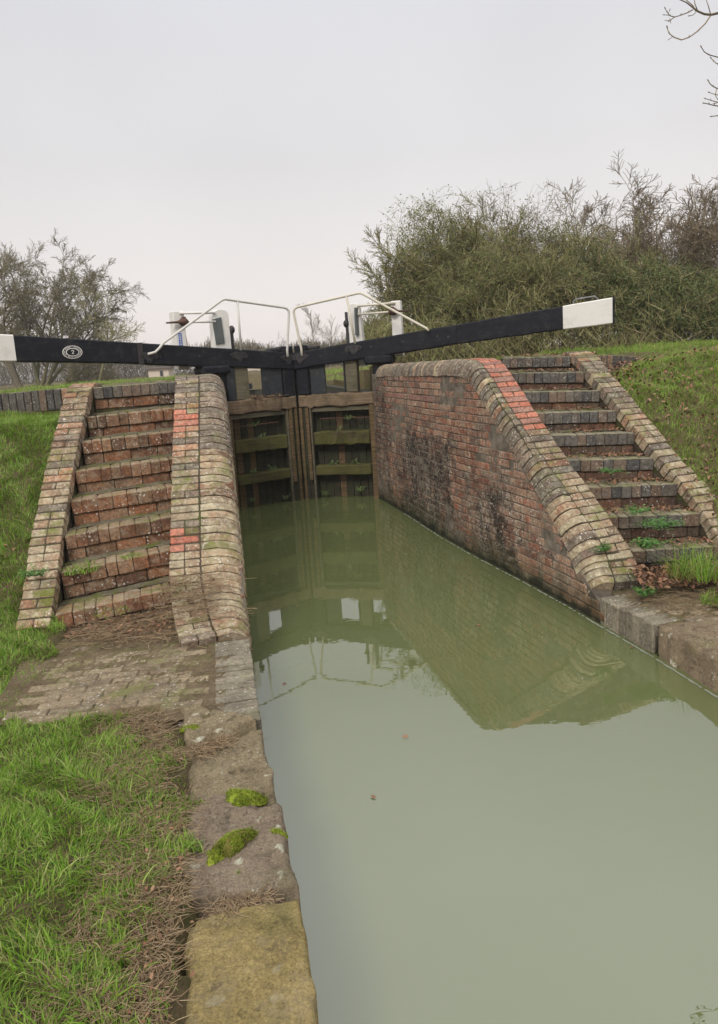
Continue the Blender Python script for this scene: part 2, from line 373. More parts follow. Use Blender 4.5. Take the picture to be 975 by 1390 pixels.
# chamfered, slightly battered brick of given size centred on origin: x along, y across(depth), z up
def brick_shape(sx_, sy_, sz_, rnd, ch=.0042, jit=.0022):
    V, F = [], []
    hx, hy, hz = sx_ / 2, sy_ / 2, sz_ / 2
    idx = {}
    def J(): return rnd.uniform(-jit, jit)
    for X in (-1, 1):
        for Y in (-1, 1):
            for Z in (-1, 1):
                j = (J(), J(), J()); c1 = ch * rnd.uniform(.6, 1.9)
                for ax in range(3):
                    p = [X * (hx - c1), Y * (hy - c1), Z * (hz - c1)]
                    p[ax] = (X * hx, Y * hy, Z * hz)[ax]
                    idx[(X, Y, Z, ax)] = len(V); V.append(tuple(p[i] + j[i] for i in range(3)))
    S = (-1, 1)
    for ax in range(3):
        o = [a for a in range(3) if a != ax]
        for s_ in S:
            f = []
            for (a, b) in ((-1, -1), (1, -1), (1, 1), (-1, 1)):
                k = [0, 0, 0]; k[ax] = s_; k[o[0]] = a; k[o[1]] = b
                f.append(idx[(*k, ax)])
            flip = (s_ < 0) != (ax == 1)
            F.append(tuple(f[::-1]) if flip else tuple(f))
        # edges parallel to ax
        for a in S:
            for b in S:
                k0 = [0, 0, 0]; k1 = [0, 0, 0]; k0[ax] = -1; k1[ax] = 1
                for k in (k0, k1): k[o[0]] = a; k[o[1]] = b
                f = [idx[(*k0, o[0])], idx[(*k1, o[0])], idx[(*k1, o[1])], idx[(*k0, o[1])]]
                F.append(tuple(f))
    for X in S:
        for Y in S:
            for Z in S: F.append((idx[(X, Y, Z, 0)], idx[(X, Y, Z, 1)], idx[(X, Y, Z, 2)]))
    return V, F
def fix_normals(me):
    b = bmesh.new(); b.from_mesh(me); bmesh.ops.recalc_face_normals(b, faces=b.faces); b.to_mesh(me); b.free()
SHAPES = {}
def shape(size, var):
    k = (tuple(round(x, 3) for x in size), var)
    if k not in SHAPES:
        rnd = random.Random(hash(k) & 0xffff)
        V, F = brick_shape(*size, rnd)
        me = bpy.data.meshes.new('tmp'); me.from_pydata(V, [], F); fix_normals(me)
        F = [tuple(p.vertices) for p in me.polygons]; V = [tuple(v.co) for v in me.vertices]; bpy.data.meshes.remove(me)
        SHAPES[k] = (V, F)
    return k
MESHES = {}
def brick_mesh(k, mat):
    if (k, mat) not in MESHES:
        V, F = SHAPES[k]; me = bpy.data.meshes.new('brick'); me.from_pydata(V, [], F); me.materials.append(MATS[mat]); me.update(); MESHES[(k, mat)] = me
    return MESHES[(k, mat)]
CAMP = Vector((0, 0, CAM_H))
def pix(P):
    d = Vector(P) - CAMP; dep = d.dot(fw)
    if dep < .1: return None
    return 487.5 + d.dot(rt) / dep * FPX, 650 - d.dot(up) / dep * FPX, dep
def score(P):
    r = pix(P)
    if r is None: return -1
    x, y, dep = r
    return (1. if -10 < x < 985 and -10 < y < 1400 else 0.01) / dep
def frame(origin, xa, ya, za):
    m_ = Matrix.Identity(4)
    for i in range(3): m_[i][0] = xa[i]; m_[i][1] = ya[i]; m_[i][2] = za[i]; m_[i][3] = origin[i]
    return m_
def lay(parent, part, items, stuffname=None, cap=298):
    """items: (matrix, size, mat[, scoremul]); biggest in view become single parts, the rest one joined part"""
    items = sorted(items, key=lambda t: -score(t[0].translation) * (t[3] if len(t) > 3 else 1))
    for t in items[:cap]:
        k = shape(t[1], random.randrange(5))
        world_child(part, brick_mesh(k, t[2]), parent, t[0])
    rest = items[cap:]
    bym = {}
    for t in rest: bym.setdefault(t[2], []).append(t)
    if rest:
        mats = list(bym); V = []; F = []; MI = []
        for mi, mt in enumerate(mats):
            for t in bym[mt]:
                v, f = SHAPES[shape(t[1], random.randrange(5))]; n = len(V)
                V += [tuple(t[0] @ Vector(a)) for a in v]; F += [tuple(i + n for i in a) for a in f]; MI += [mi] * len(f)
        me = bpy.data.meshes.new(stuffname or part); me.from_pydata(V, [], F)
        for mt in mats: me.materials.append(MATS[mt])
        me.polygons.foreach_set('material_index', MI); me.update()
        o = world_child(stuffname or part + 's', me, parent); o['kind'] = 'stuff'

def poly_sample(pts):
    """arc-length sampler of a 3-D polyline smoothed a little"""
    P = [Vector(p) for p in pts]
    for _ in range(2):
        Q = [P[0]]
        for a, b in zip(P, P[1:]): Q += [a * .75 + b * .25, a * .25 + b * .75]
        Q.append(P[-1]); P = Q
    S = [0]
    for a, b in zip(P, P[1:]): S.append(S[-1] + (b - a).length)
    def f(s):
        s = max(0, min(S[-1] - 1e-6, s))
        i = 0
        while i < len(S) - 2 and S[i + 1] < s: i += 1
        t = (s - S[i]) / max(1e-9, S[i + 1] - S[i])
        return P[i].lerp(P[i + 1], t), (P[i + 1] - P[i]).normalized()
    return f, S[-1]

# ------------------------------------------------------------------ plan of the site
GM, GL, GR = Vector((-.85, 10.87, 0)), Vector((-1.82, 10.2, 0)), Vector((.28, 10.6, 0))   # mitre, heels
# left stair: nosing ends
LB = []; LA = []
Lr = [(231.6, 799.6), (233.4, 745.7), (234, 701), (236, 659.6), (237.7, 622), (238.8, 585), (240, 553.6), (239.8, 517.7)]
Ll = [(73.6, 835.5), (82.6, 778), (87, 728), (96, 681), (102, 640), (111, 600), (118, 566), (126.4, 526)]
for k in range(8):
    LB.append(at(*Lr[k], 4.9 + .257 * k)); LA.append(at(*Ll[k], 4.66 + .255 * k))
Rl = [(858, 748), (827, 701.5), (798.7, 661.5), (770.7, 624.7), (749.3, 591), (728, 560.7), (710.7, 531.9), (693, 506), (682.7, 485.5)]
Rr = [(975, 741), (951, 697), (920, 656.4), (888, 621.5), (861, 587), (837, 557.5), (814.7, 530), (793, 504.7), (774.7, 483.3)]
RA = [at(*p, y) for p, y in zip(Rl, (5.45, 5.68, 5.92, 6.15, 6.38, 6.6, 6.85, 7.07, 7.4))]
RB = [at(*p, y) for p, y in zip(Rr, (5.42, 5.62, 5.87, 6.08, 6.3, 6.52, 6.74, 6.97, 7.3))]
XL = ([-60, -4, 0, 1.84, 2.09, 2.55, 2.87, 3.31, 4.35, 10.4, 34, 36], [4., .45, .02, -.232, -.282, -.388, -.444, -.563, -.76, -1.88, -6.4, -6.8])
XR = ([-60, -4, 0, 2.6, 3.92, 4.53, 5.14, 5.58, 6.28, 7.27, 7.95, 9.25, 10.16, 10.6, 34, 36], [8., 4.3, 3.3, 2.45, 2.015, 1.884, 1.729, 1.626, 1.422, 1.121, .936, .645, .40, .285, -4.17, -4.55])
def xl(y): return np.interp(y, *XL)
def xr(y): return np.interp(y, *XR)
def bumps(x, y):
    return .5 * np.sin(x * 1.7 + 1.3 * np.sin(y * .9)) * np.cos(y * 1.4 + x * .6) + .3 * np.sin(x * 4.1 + y * 2.3) + .2 * np.sin(y * 6.3 - x * 3.1)
def stair_in(x, y, A, B, pad=0.):
    a0, a1, b0, b1 = A[0], A[-1], B[0], B[-1]
    ta = np.interp(y, [a0.y - .1, a1.y + .3], [a0.x, a1.x]); tb = np.interp(y, [b0.y - .1, b1.y + .3], [b0.x, b1.x])
    return (x > ta - pad) & (x < tb + pad) & (y > min(a0.y, b0.y) - .02) & (y < max(a1.y, b1.y) + .2)
def hgt(x, y):
    """land height"""
    x = np.asarray(x, float); y = np.asarray(y, float)
    zl = np.interp(y, [-60, 0, 3.3, 4.1, 4.6, 6.4, 7.3, 7.45, 7.55, 10, 11.5, 13, 34, 60, 400], [.5, .42, .335, .335, .42, 1.66, 1.70, 1.75, 1.90, 1.92, 1.90, 1.70, 1.62, 1.7, 1.6])
    # further left the bank starts earlier
    far_l = np.clip((-x - 3.2) / 3, 0, 1); y_l = np.interp(y, [-60, 0, 3.5, 7.4, 7.6, 11, 13, 60, 400], [.6, .5, .6, 1.68, 1.9, 1.92, 1.85, 1.7, 1.6])
    zl = zl * (1 - far_l) + y_l * far_l
    yr = y - np.clip(x - 2.6, 0, 3) * .05
    zr = np.interp(yr, [-60, 0, 3.5, 4.5, 5.1, 7.2, 7.9, 9.0, 11, 13, 15, 34, 60, 400], [.5, .4, .28, .27, .34, 1.74, 1.90, 1.90, 1.93, 1.86, 1.85, 1.7, 1.7, 1.6])
    nearR = np.clip((x - xr(y) - .1) / .5, 0, 1); zr = np.where(y < 5.2, .17 * (1 - nearR) + zr * nearR, zr)
    yw_ = np.interp(x, [2.42, 2.62, 2.91, 3.2, 3.5, 4.14], [7.75, 8.2, 8.7, 9.07, 9.4, 10.1])
    zr = zr - .19 * np.clip((4.1 - x) / 1.2, 0, 1) * (x > 2.3) * np.clip((y - 7.0) / .5, 0, 1) * (y < yw_)
    dip = (y > 12.5) & (y < 36) & (x > xr(y)) & (x < xr(y) + 7); zr = np.where(dip, np.minimum(zr, 1.66 + .03 * (x - xr(y))), zr)
    mid = (xl(y) + xr(y)) / 2
    z = np.where(x < mid, zl, zr) + bumps(x, y) * np.clip(np.hypot(x, y) / 300 + .018, 0, .3) * np.where((np.abs(x - mid) < 2) & (y < 6), .4, 1)
    # behind the distant hedge the land swells gently
    return z
def hgt_full(x, y):
    z = hgt(x, y)
    for A, B in ((LA, LB), (RA, RB)):
        z = np.where(stair_in(x, y, A, B, .12), z - .75, z)
    padl = ((x > xl(y) - .62) & (x < 0) & (y > 3.42) & (y < 4.75)) | ((x > -1.82 - .2 * (y - 3.7)) & (x < -.6) & (y > 3.42) & (y < 5.0)) | ((x > xl(y) - np.where(y < 7.1, .58, .33)) & (x < xl(y) + .2) & (y > 4.4) & (y < 11))
    z = np.where(padl, z - .35, z)
    padr = ((x < xr(y) + np.where(y < 7.3, .5, .33)) & (x > .0) & (y > 3.2) & (y < 11)); z = np.where(padr, z - .35, z)
    z = np.where((x > 1.9) & (x < 3.75) & (y > 4.62 + (x - 1.9) * .12) & (y < 5.5), z - .2, z)
    stone = (x > xl(y) - .34) & (x < xl(y) + .3) & (y > -3) & (y < 3.4); z = np.where(stone, z - .25, z)
    can = (x > xl(y) - .14) & (x < xr(y) + .14) & (y < 35)
    return np.where(can, -1.4, z)

def axis(lo, hi, step, far, r=1.16):
    a = list(np.arange(lo, hi + 1e-6, step)); s_ = step
    v = a[-1]
    while v < far: s_ *= r; v += s_; a.append(v)
    s_ = step; v = a[0]; pre = []
    while v > -far: s_ *= r; v -= s_; pre.append(v)
    return np.array(pre[::-1] + a)
gx = axis(-5.5, 6.5, .085, 700); gy = axis(0.5, 13.0, .085, 700)
GX, GY = np.meshgrid(gx, gy); GZ = hgt_full(GX, GY)
V = np.stack([GX.ravel(), GY.ravel(), GZ.ravel()], 1)
nx, ny = len(gx), len(gy)
ii, jj = np.meshgrid(np.arange(nx - 1), np.arange(ny - 1)); b0 = (jj * nx + ii).ravel()
F = np.stack([b0, b0 + 1, b0 + nx + 1, b0 + nx], 1).ravel()
g = link('ground', np_mesh('ground', V, 4, F, 'turf', True)); g['kind'] = 'structure'

wm = MB()
ys = [-60, -20, -4, 0, 2, 3.5, 5, 7, 9, 11, 20, 35]
for y in ys: wm.v += [(float(xl(y)) - .13, y, 0), (float(xr(y)) + .13, y, 0)]
for i in range(len(ys) - 1): wm.f.append((2 * i, 2 * i + 1, 2 * i + 3, 2 * i + 2))
o = wm.build('canal_water', 'canal_water'); o['kind'] = 'structure'

fo = MB(); pr_ = random.Random(8); yy_ = np.linspace(3.2, 9.4, 260)
for y in yy_: fo.v += [(float(xr(y)) - .022 - pr_.uniform(0, .006), y, .003), (float(xr(y)) - .034 - pr_.uniform(0, .010), y, .003)]
for i in range(259):
    if pr_.random() < .72: fo.f.append((2 * i + 1, 2 * i, 2 * i + 2, 2 * i + 3))
q = NT('scum'); q.fin((.24, .25, .20), .8)
o = fo.build('scum_line', 'scum'); o['kind'] = 'stuff'; o['label'] = 'thin pale scum line floating along the foot of the right wall'; o['category'] = 'scum'

# ------------------------------------------------------------------ wing walls
def face_wall(thing, ptsxy, ztop_fn, z0, mat, cap=298, side=1, stuff_only=False, seedv=3, fresh=None):
    """coursed brickwork on the canal face; side=+1: land lies to the right of the travel direction"""
    rnd = random.Random(seedv)
    f, Ltot = poly_sample([(x, y, 0) for x, y in ptsxy])
    items = []; core = MB()
    nz = 26; pitch = .0755
    for c in range(nz):
        zc = z0 + c * pitch + pitch / 2
        head = c % 2 == 1
        unit = .1145 if head else .228
        n = int(Ltot / unit)
        for i in range(n + 1):
            s_ = (i + (.25 if not head else .5)) * unit
            if s_ > Ltot - unit / 2: continue
            p, t = f(s_); ztop = ztop_fn(s_)
            if zc + .02 > ztop: continue
            out = Vector((-t.y, t.x, 0)) * side
            pr = rnd.uniform(-.003, .006) + .006 * math.sin(s_ * 3.1) * math.cos(zc * 4 + s_)
            if rnd.random() < .012: pr -= .03
            h = .066
            if zc + .033 > ztop: h = max(.03, ztop - zc + .033)
            mtx = frame(Vector((p.x, p.y, zc - (.066 - h) / 2)) + out * (pr - .03), t, out, Vector((0, 0, 1)))
            if rnd.random() < .5: mtx = mtx @ Matrix.Rotation(math.pi, 4, 'Z')
            mt = mat
            if fresh and fresh(s_, c): mt = 'fresh_brick_dull'
            items.append((mtx, ((.105 if head else .218), .07, h if h == .066 else round(h, 2)), mt))
    # mortar core
    N = 60; prevq = None
    for i in range(N + 1):
        s_ = Ltot * i / N; p, t = f(s_); out = Vector((-t.y, t.x, 0)) * side; zt = ztop_fn(s_)
        a = Vector((p.x, p.y, 0)) + out * .0005; b = a - out * .40
        core.v += [(a.x, a.y, -1.3), (a.x, a.y, zt), (b.x, b.y, zt - .02), (b.x, b.y, -1.3)]
        if i:
            k = len(core.v) - 8
            for u in range(4): core.f.append((k + u, k + (u + 1) % 4, k + 4 + (u + 1) % 4, k + 4 + u))
    core.f.append((0, 1, 2, 3)); k = len(core.v) - 4; core.f.append((k + 3, k + 2, k + 1, k))
    core.build('mortar_core', 'mortar', thing)
    lay(thing, 'wall_brick', items, 'wall_brickwork', cap if not stuff_only else 0)

def nose_profile(w_, drop):
    pts = [(0, 0)]
    R1 = min(.14, w_ - .03); pts.append((w_ - R1, 0.004))
    for a in (25, 48, 70, 90): pts.append((w_ - R1 + R1 * math.sin(R_(a)), -R1 + R1 * math.cos(R_(a))))
    pts += [(w_ + .004, -drop), (.0, -drop)]
    return pts
def coping_run(thing, inner, latfn, s0, s1, header_mat, nose_mat, facex=None, lift=.0, width=.215, nose_w=.225, nose=True, part='coping_brick', capc=298):
    """brick-on-edge strip (inner edge = path) and, canal side of it, a strip of bullnosed bricks"""
    f, Ltot = poly_sample(inner); rnd = random.Random(11 + len(inner))
    s1 = min(s1, Ltot); n = int((s1 - s0) / .0765); items = []; noses = []
    core = MB(); first = True
    for i in range(n):
        s_ = s0 + (i + .5) * .0765; p, t = f(s_)
        lat = latfn(t); upv = (lat.cross(t)).normalized()
        if upv.z < 0: upv = -upv
        base = p + upv * (lift + rnd.uniform(-.003, .003))
        t2 = (t + lat * rnd.uniform(-.03, .03)).normalized()
        hm = header_mat(i, s_, p)
        if isinstance(hm, str) and rnd.random() < .3: hm = rnd.choice(['coping_lichen', 'coping_red', 'coping_red', 'coping_dark', 'coping_dark'])
        W_ = width + nose_w
        if nose and facex is not None:
            for _ in range(4):
                q_ = p + lat * W_; W_ += (float(facex(q_.y)) - q_.x) / lat.x
            W_ = min(.62, max(width + .12, W_ + .014))
        NW = W_ - width
        two = (i % 2 == 0)
        if rnd.random() < .12: two = not two
        if isinstance(hm, tuple): two = (hm[2] is None) or (hm[2] == 'fresh_brick_dull' and i % 2 == 0)
        if two:
            for a, wd in ((.052, .102), (.163, .106)):
                mm = (hm[0] if a < .1 else hm[1]) if isinstance(hm, tuple) else hm
                items.append((frame(base + lat * (a * width / .215) - upv * .051, lat, t2, upv), (wd * width / .215, .067, .102), mm))
        else:
            mm = hm[2] if isinstance(hm, tuple) else hm
            items.append((frame(base + lat * (width / 2) - upv * .051, lat, t2, upv), (width - .006, .067, .102), mm))
        if nose:
            dr = .155
            noses.append((frame(base + lat * (width + .012) + upv * rnd.uniform(-.004, .003), lat, t, upv) @ Matrix.Rotation(rnd.uniform(-.025, .025), 4, 'Z') @ Matrix.Diagonal(((NW - .012) / nose_w, 1, 1, 1)), rnd.randrange(4), nose_mat(i, s_) if rnd.random() < .75 else rnd.choice(['coping_lichen', 'coping_dark', 'coping_red']), dr))
        # core under
        ww = width + (NW - .022 if nose else -.006)
        a = base - upv * .006 + lat * .006; b = base - upv * .006 + lat * (width + (.08 if nose else -.01))
        c_ = base - upv * .10 + lat * (ww - .004); d_ = base - upv * .30 + lat * (ww - .03); e_ = base - upv * .30 + lat * .012
        core.v += [tuple(x) for x in (a, b, c_, d_, e_)]
        if not first:
            k = len(core.v) - 10
            for u in range(5): core.f.append((k + u, k + (u + 1) % 5, k + 5 + (u + 1) % 5, k + 5 + u))
        first = False
    core.f.append(tuple(range(5))); k = len(core.v) - 5; core.f.append(tuple(range(k, k + 5))[::-1])
    o = core.build('mortar_bed', 'dark_joint', thing)
    lay(thing, part, items, part + 's', capc)
    if nose:
        noses.sort(key=lambda t: -score(t[0].translation))
        for mt_, var, mat, dr in noses[:298]:
            kk = ('nose', var, mat, dr)
            if kk not in MESHES:
                rn = random.Random(var * 7 + 1); pr = nose_profile(nose_w, dr); th = .0368; V = []; F_ = []
                for sgn in (-1, 1):
                    sc2 = .0
                    for (a, z) in pr: V.append((a + rn.uniform(-.003, .003), sgn * (th - .004), z - .003 + rn.uniform(-.002, .002)))
                m_ = len(pr)
                # mid ring, slightly proud: worn rounded arris
                for (a, z) in pr: V.append((a, 0, z + (.003 if z > -dr + .01 else 0)))
                for k_ in range(m_):
                    k2 = (k_ + 1) % m_
                    F_.append((k_, k2, 2 * m_ + k2, 2 * m_ + k_)); F_.append((2 * m_ + k_, 2 * m_ + k2, m_ + k2, m_ + k_))
                F_.append(tuple(range(m_))[::-1]); F_.append(tuple(range(m_, 2 * m_)))
                me = bpy.data.meshes.new('bullnose_brick'); me.from_pydata(V, [], F_); me.materials.append(MATS[mat]); fix_normals(me); MESHES[kk] = me
            world_child('bullnose_brick', MESHES[kk], thing, mt_)

def lat_right(t): return Vector((t.y, -t.x, 0)).normalized()
def lat_left(t): return Vector((-t.y, t.x, 0)).normalized()

# left wing wall
lw = root('wing_wall', (-1.1, 5.5, 0), 'left bank brick wing wall with rounded sloping coping and two tiny patches of new red brick', 'wall')
L_in = [(-1.16, 4.24, .395), (-1.235, 4.42, .43), (-1.31, 4.66, .49), (-1.385, 4.9, .60), (-1.45, 5.35, .93), (-1.535, 5.93, 1.39), (-1.60, 6.45, 1.79), (-1.635, 6.68, 1.95), (-1.68, 6.9, 2.01), (-1.75, 7.2, 2.01), (-2.27, 10.2, 1.985)]
def fresh_left(i, s_):
    return None
def fl(i, s_, p):
    y_ = pix(p)[1]
    for a_, b_ in ((719, 755), (557, 584)):
        if a_ < y_ < b_:
            w3 = (b_ - a_) / 3
            return ('fresh_brick', 'fresh_brick', 'fresh_brick') if a_ + w3 < y_ < b_ - w3 else ('fresh_brick', 'coping_red', None)
    return 'coping_lichen' if s_ < 2.0 else ('coping_red' if s_ < 2.9 else 'coping_dark')
coping_run(lw, L_in, lat_right, 0, 99, fl, lambda i, s_: 'coping_lichen' if s_ < 2.1 else 'coping_dark', facex=xl)
fL_, LL_ = poly_sample(L_in)
def prof_at(inner, xyfn_len=None):
    f, Lt = poly_sample(inner); ss = np.linspace(0, Lt, 200); P = [f(s_)[0] for s_ in ss]
    Y = np.array([p.y for p in P]); Z = np.array([p.z for p in P]); return lambda y: float(np.interp(y, Y, Z))
zL_y = prof_at(L_in)
lface = [(float(xl(y)), y) for y in (4.2, 5.2, 6.2, 7.2, 8.2, 9.2, 10.25)]
fl_, _ = poly_sample([(x, y, 0) for x, y in lface])
face_wall(lw, lface, lambda s_: zL_y(fl_(s_)[0].y - .05) - .12, -.13, 'side_wall_brick', side=-1, stuff_only=True)

# right wing wall
rw = root('wing_wall', (1.4, 6.5, 0), 'tall stained red brick wing wall rising from the water on the right bank', 'wall')
R_in = [tuple(at(876, 788, 5.20)), tuple(at(868, 771, 5.31))] + [tuple(p_ + Vector((-.01, 0, .02))) for p_ in RA[:8]] + [(1.50, 7.28, 1.97), (1.44, 7.5, 2.0), (1.2, 8.5, 1.99), (.95, 9.6, 1.98), (.72, 10.55, 1.965)]
def fr(i, s_, p):
    y_ = pix(p)[1]
    if 486 < y_ < 578: return ('fresh_brick', 'fresh_brick', 'fresh_brick_dull')
    if s_ > 3.1: return 'coping_dark'
    return 'coping_lichen' if s_ < 1.15 else 'coping_red'
coping_run(rw, R_in, lat_left, 0, 99, fr, lambda i, s_: 'coping_lichen' if s_ < .95 else 'coping_dark', facex=xr)
zR_y = prof_at(R_in)
rface = [(float(xr(y)), y) for y in (5.12, 5.4, 5.8, 6.3, 7.0, 7.6, 8.3, 9.0, 9.8, 10.62)]
fr_, _ = poly_sample([(x, y, 0) for x, y in rface])
face_wall(rw, rface, lambda s_: min(1.88, zR_y(fr_(s_)[0].y + .05) - .115), -.13, 'wall_brick', side=1, seedv=5,
          fresh=lambda s_, c: c == 22 and 2.6 < s_ < 4.9 and (s_ * 7) % 1 > .3)

# ------------------------------------------------------------------ staircases
def stair(thing, A, B, soldier, lower, low_h, tread_back, mats_top=None, rise0=.2):
    items = []; rnd = random.Random(21); core = MB(); tr = MB()
    n = len(A)
    for k in range(n):
        a, b = A[k], B[k]; t = (b - a).normalized(); back = Vector((-t.y, t.x, 0)).normalized(); upv = t.cross(back).normalized()
        if upv.z < 0: upv = -upv
        Ls = (b - a).length
        nb = max(1, round(Ls / .077)); pw = Ls / nb
        ms = mats_top(k) if mats_top else soldier
        i = 0; s_ = .0
        while s_ < Ls - .03:
            wd = pw
            if ms == soldier and not mats_top is None and k < 7 and rnd.random() < .35: wd = min(.112, Ls - s_)
            if Ls - s_ < wd * 1.3: wd = Ls - s_
            items.append((frame(a + t * (s_ + wd / 2) + back * (.106 + rnd.uniform(-.003, .003)) - upv * (.052 + rnd.uniform(0, .003)), t, back, upv) @ Matrix.Diagonal(((wd - .0035) / .07, 1, 1, 1)), (.07, .212, .102), ms))
            s_ += wd
        rise = (A[k].z - (A[k - 1].z if k else A[0].z - rise0) + B[k].z - (B[k - 1].z if k else B[0].z - rise0)) / 2
        # stretcher course below
        ch = max(.05, min(.09, rise - .106)); s_ = 0; off = rnd.uniform(.05, .2)
        while s_ < Ls - .02:
            wd = off if s_ == 0 else .22
            if Ls - s_ < wd + .05: wd = Ls - s_
            items.append((frame(a + t * (s_ + wd / 2) + back * (.072 + rnd.uniform(-.003, .004)) - upv * (.106 + ch / 2 + .003), t, back, upv) @ Matrix.Diagonal(((wd - .006) / .22, 1, (ch - .004) / .08, 1)), (.22, .10, .08), lower))
            s_ += wd
        # mortar core of the step
        z0_ = rise + .12; dep_ = .42
        q0 = [a + back * .034 - upv * .008, b + back * .034 - upv * .008, b + back * dep_ - upv * .012, a + back * dep_ - upv * .012]
        core.hexa([v - Vector((0, 0, z0_ + (.1 if k == 0 else 0))) for v in q0], q0)
        # worn soil and mortar behind the nosing bricks: lumpy sheet
        m_ = 14; base = len(tr.v)
        d1 = tread_back
        for v_ in range(4):
            for u_ in range(m_ + 1):
                p0_ = a + t * (Ls * u_ / m_) + back * .19
                if k < n - 1: p1_ = A[k + 1].lerp(B[k + 1], u_ / m_); p1_ = Vector((p1_.x, p1_.y, p0_.z)) + back * .02
                else: p1_ = p0_ + back * .12
                pp = p0_.lerp(p1_, v_ / 3) + upv * (rnd.uniform(-.003, .010) + (.012 if v_ == 3 else -.004 if v_ == 0 else .004))
                tr.v.append(tuple(pp))
        for v_ in range(3):
            for u_ in range(m_):
                i0 = base + v_ * (m_ + 1) + u_; tr.f.append((i0, i0 + 1, i0 + m_ + 2, i0 + m_ + 1))
    core.build('step_core', 'dark_joint', thing)
    tr.build('tread_soil', 'step_soil', thing, True)
    lay(thing, 'step_brick', items, 'step_bricks', 298)
ls = root('brick_staircase', (-1.75, 5.3, .3), 'worn red brick steps on the left bank, mossy, with a dark blue top course', 'staircase')
stair(ls, LA, LB, 'riser_brick_red', 'riser_brick_red', .08, .32, lambda k: 'blue_brick' if k == 7 else 'riser_brick_red', .19)
rst = root('brick_staircase', (2.2, 5.8, .3), 'dark blue brick steps strewn with brown leaves and weeds, right bank', 'staircase')
stair(rst, RA, RB, 'blue_brick_mossy', 'riser_shaded_brick', .07, .36, lambda k: 'blue_brick' if k > 4 else 'blue_brick_mossy', .15)

# stringer walls
def stringer(thing, inner, latfn, mats, depthz=.9):
    coping_run(thing, inner, latfn, 0, 99, mats, None, lift=.0, nose=False)
    f, Lt = poly_sample(inner); body = MB(); N = 24
    for i in range(N + 1):
        p, t = f(Lt * i / N); lat = latfn(t)
        a = p + lat * .014 - Vector((0, 0, .13)); b = p + lat * .20 - Vector((0, 0, .13))
        body.v += [tuple(a), tuple(b), (b.x, b.y, b.z - depthz), (a.x, a.y, a.z - depthz)]
        if i:
            k = len(body.v) - 8
            for u in range(4): body.f.append((k + u, k + (u + 1) % 4, k + 4 + (u + 1) % 4, k + 4 + u))
    body.f.append((3, 2, 1, 0)); k = len(body.v) - 4; body.f.append((k, k + 1, k + 2, k + 3))
    body.build('wall_core', 'dark_joint', thing)
def ext(A, lift, e0, e1, dx=0):
    P = [p + Vector((dx, 0, lift)) for p in A]
    d0 = (A[1] - A[0]).normalized(); d1 = (A[-1] - A[-2]).normalized()
    return [P[0] - d0 * e0] + P + [P[-1] + Vector((d1.x, d1.y, 0)).normalized() * e1]
sl = root('stringer_wall', (-2.3, 5.3, .3), 'low raking wall capped with mossy red bricks between the grass bank and the left steps', 'wall')
stringer(sl, ext(LA, .035, .12, .35, -.012), lat_left, lambda i, s_, p: 'coping_red' if s_ > 1.2 else 'coping_lichen')
sr_ = root('stringer_wall', (2.6, 5.8, .3), 'low raking wall capped with mossy buff bricks between the right steps and the leafy bank', 'wall')
stringer(sr_, ext(RB, .04, .10, .30, .012), lat_right, lambda i, s_, p: 'coping_lichen' if s_ < 1.6 else 'coping_dark')

# low walls of upright blue bricks
def low_wall(thing, pts, zt_off=0):
    f, Lt = poly_sample(pts); rnd = random.Random(5); items = []; core = MB()
    n = int(Lt / .077)
    for i in range(n):
        p, t = f((i + .5) * .077); t = Vector((t.x, t.y, 0)).normalized(); bk = Vector((-t.y, t.x, 0))
        items.append((frame(p - Vector((0, 0, .107)) + bk * rnd.uniform(-.005, .005), t, bk, Vector((0, 0, 1))), (.068, .105, .213), 'blue_brick' if rnd.random() < .85 else 'coping_red'))
    for i in range(int(Lt / .228)):
        p, t = f((i + .5) * .228); t = Vector((t.x, t.y, 0)).normalized(); bk = Vector((-t.y, t.x, 0))
        for c in range(2):
            items.append((frame(p - Vector((0, 0, .255 + .076 * c)) + bk * .01, t, bk, Vector((0, 0, 1))), (.218, .105, .067), 'riser_brick_red'))
    N = 30
    for i in range(N + 1):
        p, t = f(Lt * i / N); t = Vector((t.x, t.y, 0)).normalized(); bk = Vector((-t.y, t.x, 0))
        a = p - bk * .035 - Vector((0, 0, .012)); b = p + bk * .045 - Vector((0, 0, .012))
        core.v += [tuple(a), tuple(b), (b.x, b.y, b.z - .6), (a.x, a.y, a.z - .6)]
        if i:
            k = len(core.v) - 8
            for u in range(4): core.f.append((k + u, k + (u + 1) % 4, k + 4 + (u + 1) % 4, k + 4 + u))
    core.f.append((3, 2, 1, 0)); k = len(core.v) - 4; core.f.append((k, k + 1, k + 2, k + 3))
    core.build('wall_core', 'dark_joint', thing)
    lay(thing, 'edging_brick', items, 'edging_bricks')
lwl = root('edging_wall', (-3.5, 7.5, 1.7), 'low straight wall of upright dark blue bricks under the left balance beam', 'wall')
low_wall(lwl, [(-5.6, 7.62, 1.93), (-4.4, 7.53, 1.94), (-3.63, 7.48, 1.945), (-3.25, 7.48, 1.957), (-2.72, 7.48, 1.965)])
lwr = root('edging_wall', (3.2, 9.0, 1.7), 'low curved wall of upright dark bricks fading into the grass beyond the right steps', 'wall')
low_wall(lwr, [(2.42, 7.75, 1.955), (2.62, 8.2, 1.95), (2.91, 8.7, 1.943), (3.2, 9.07, 1.925), (3.5, 9.4, 1.90), (4.14, 10.1, 1.84)])

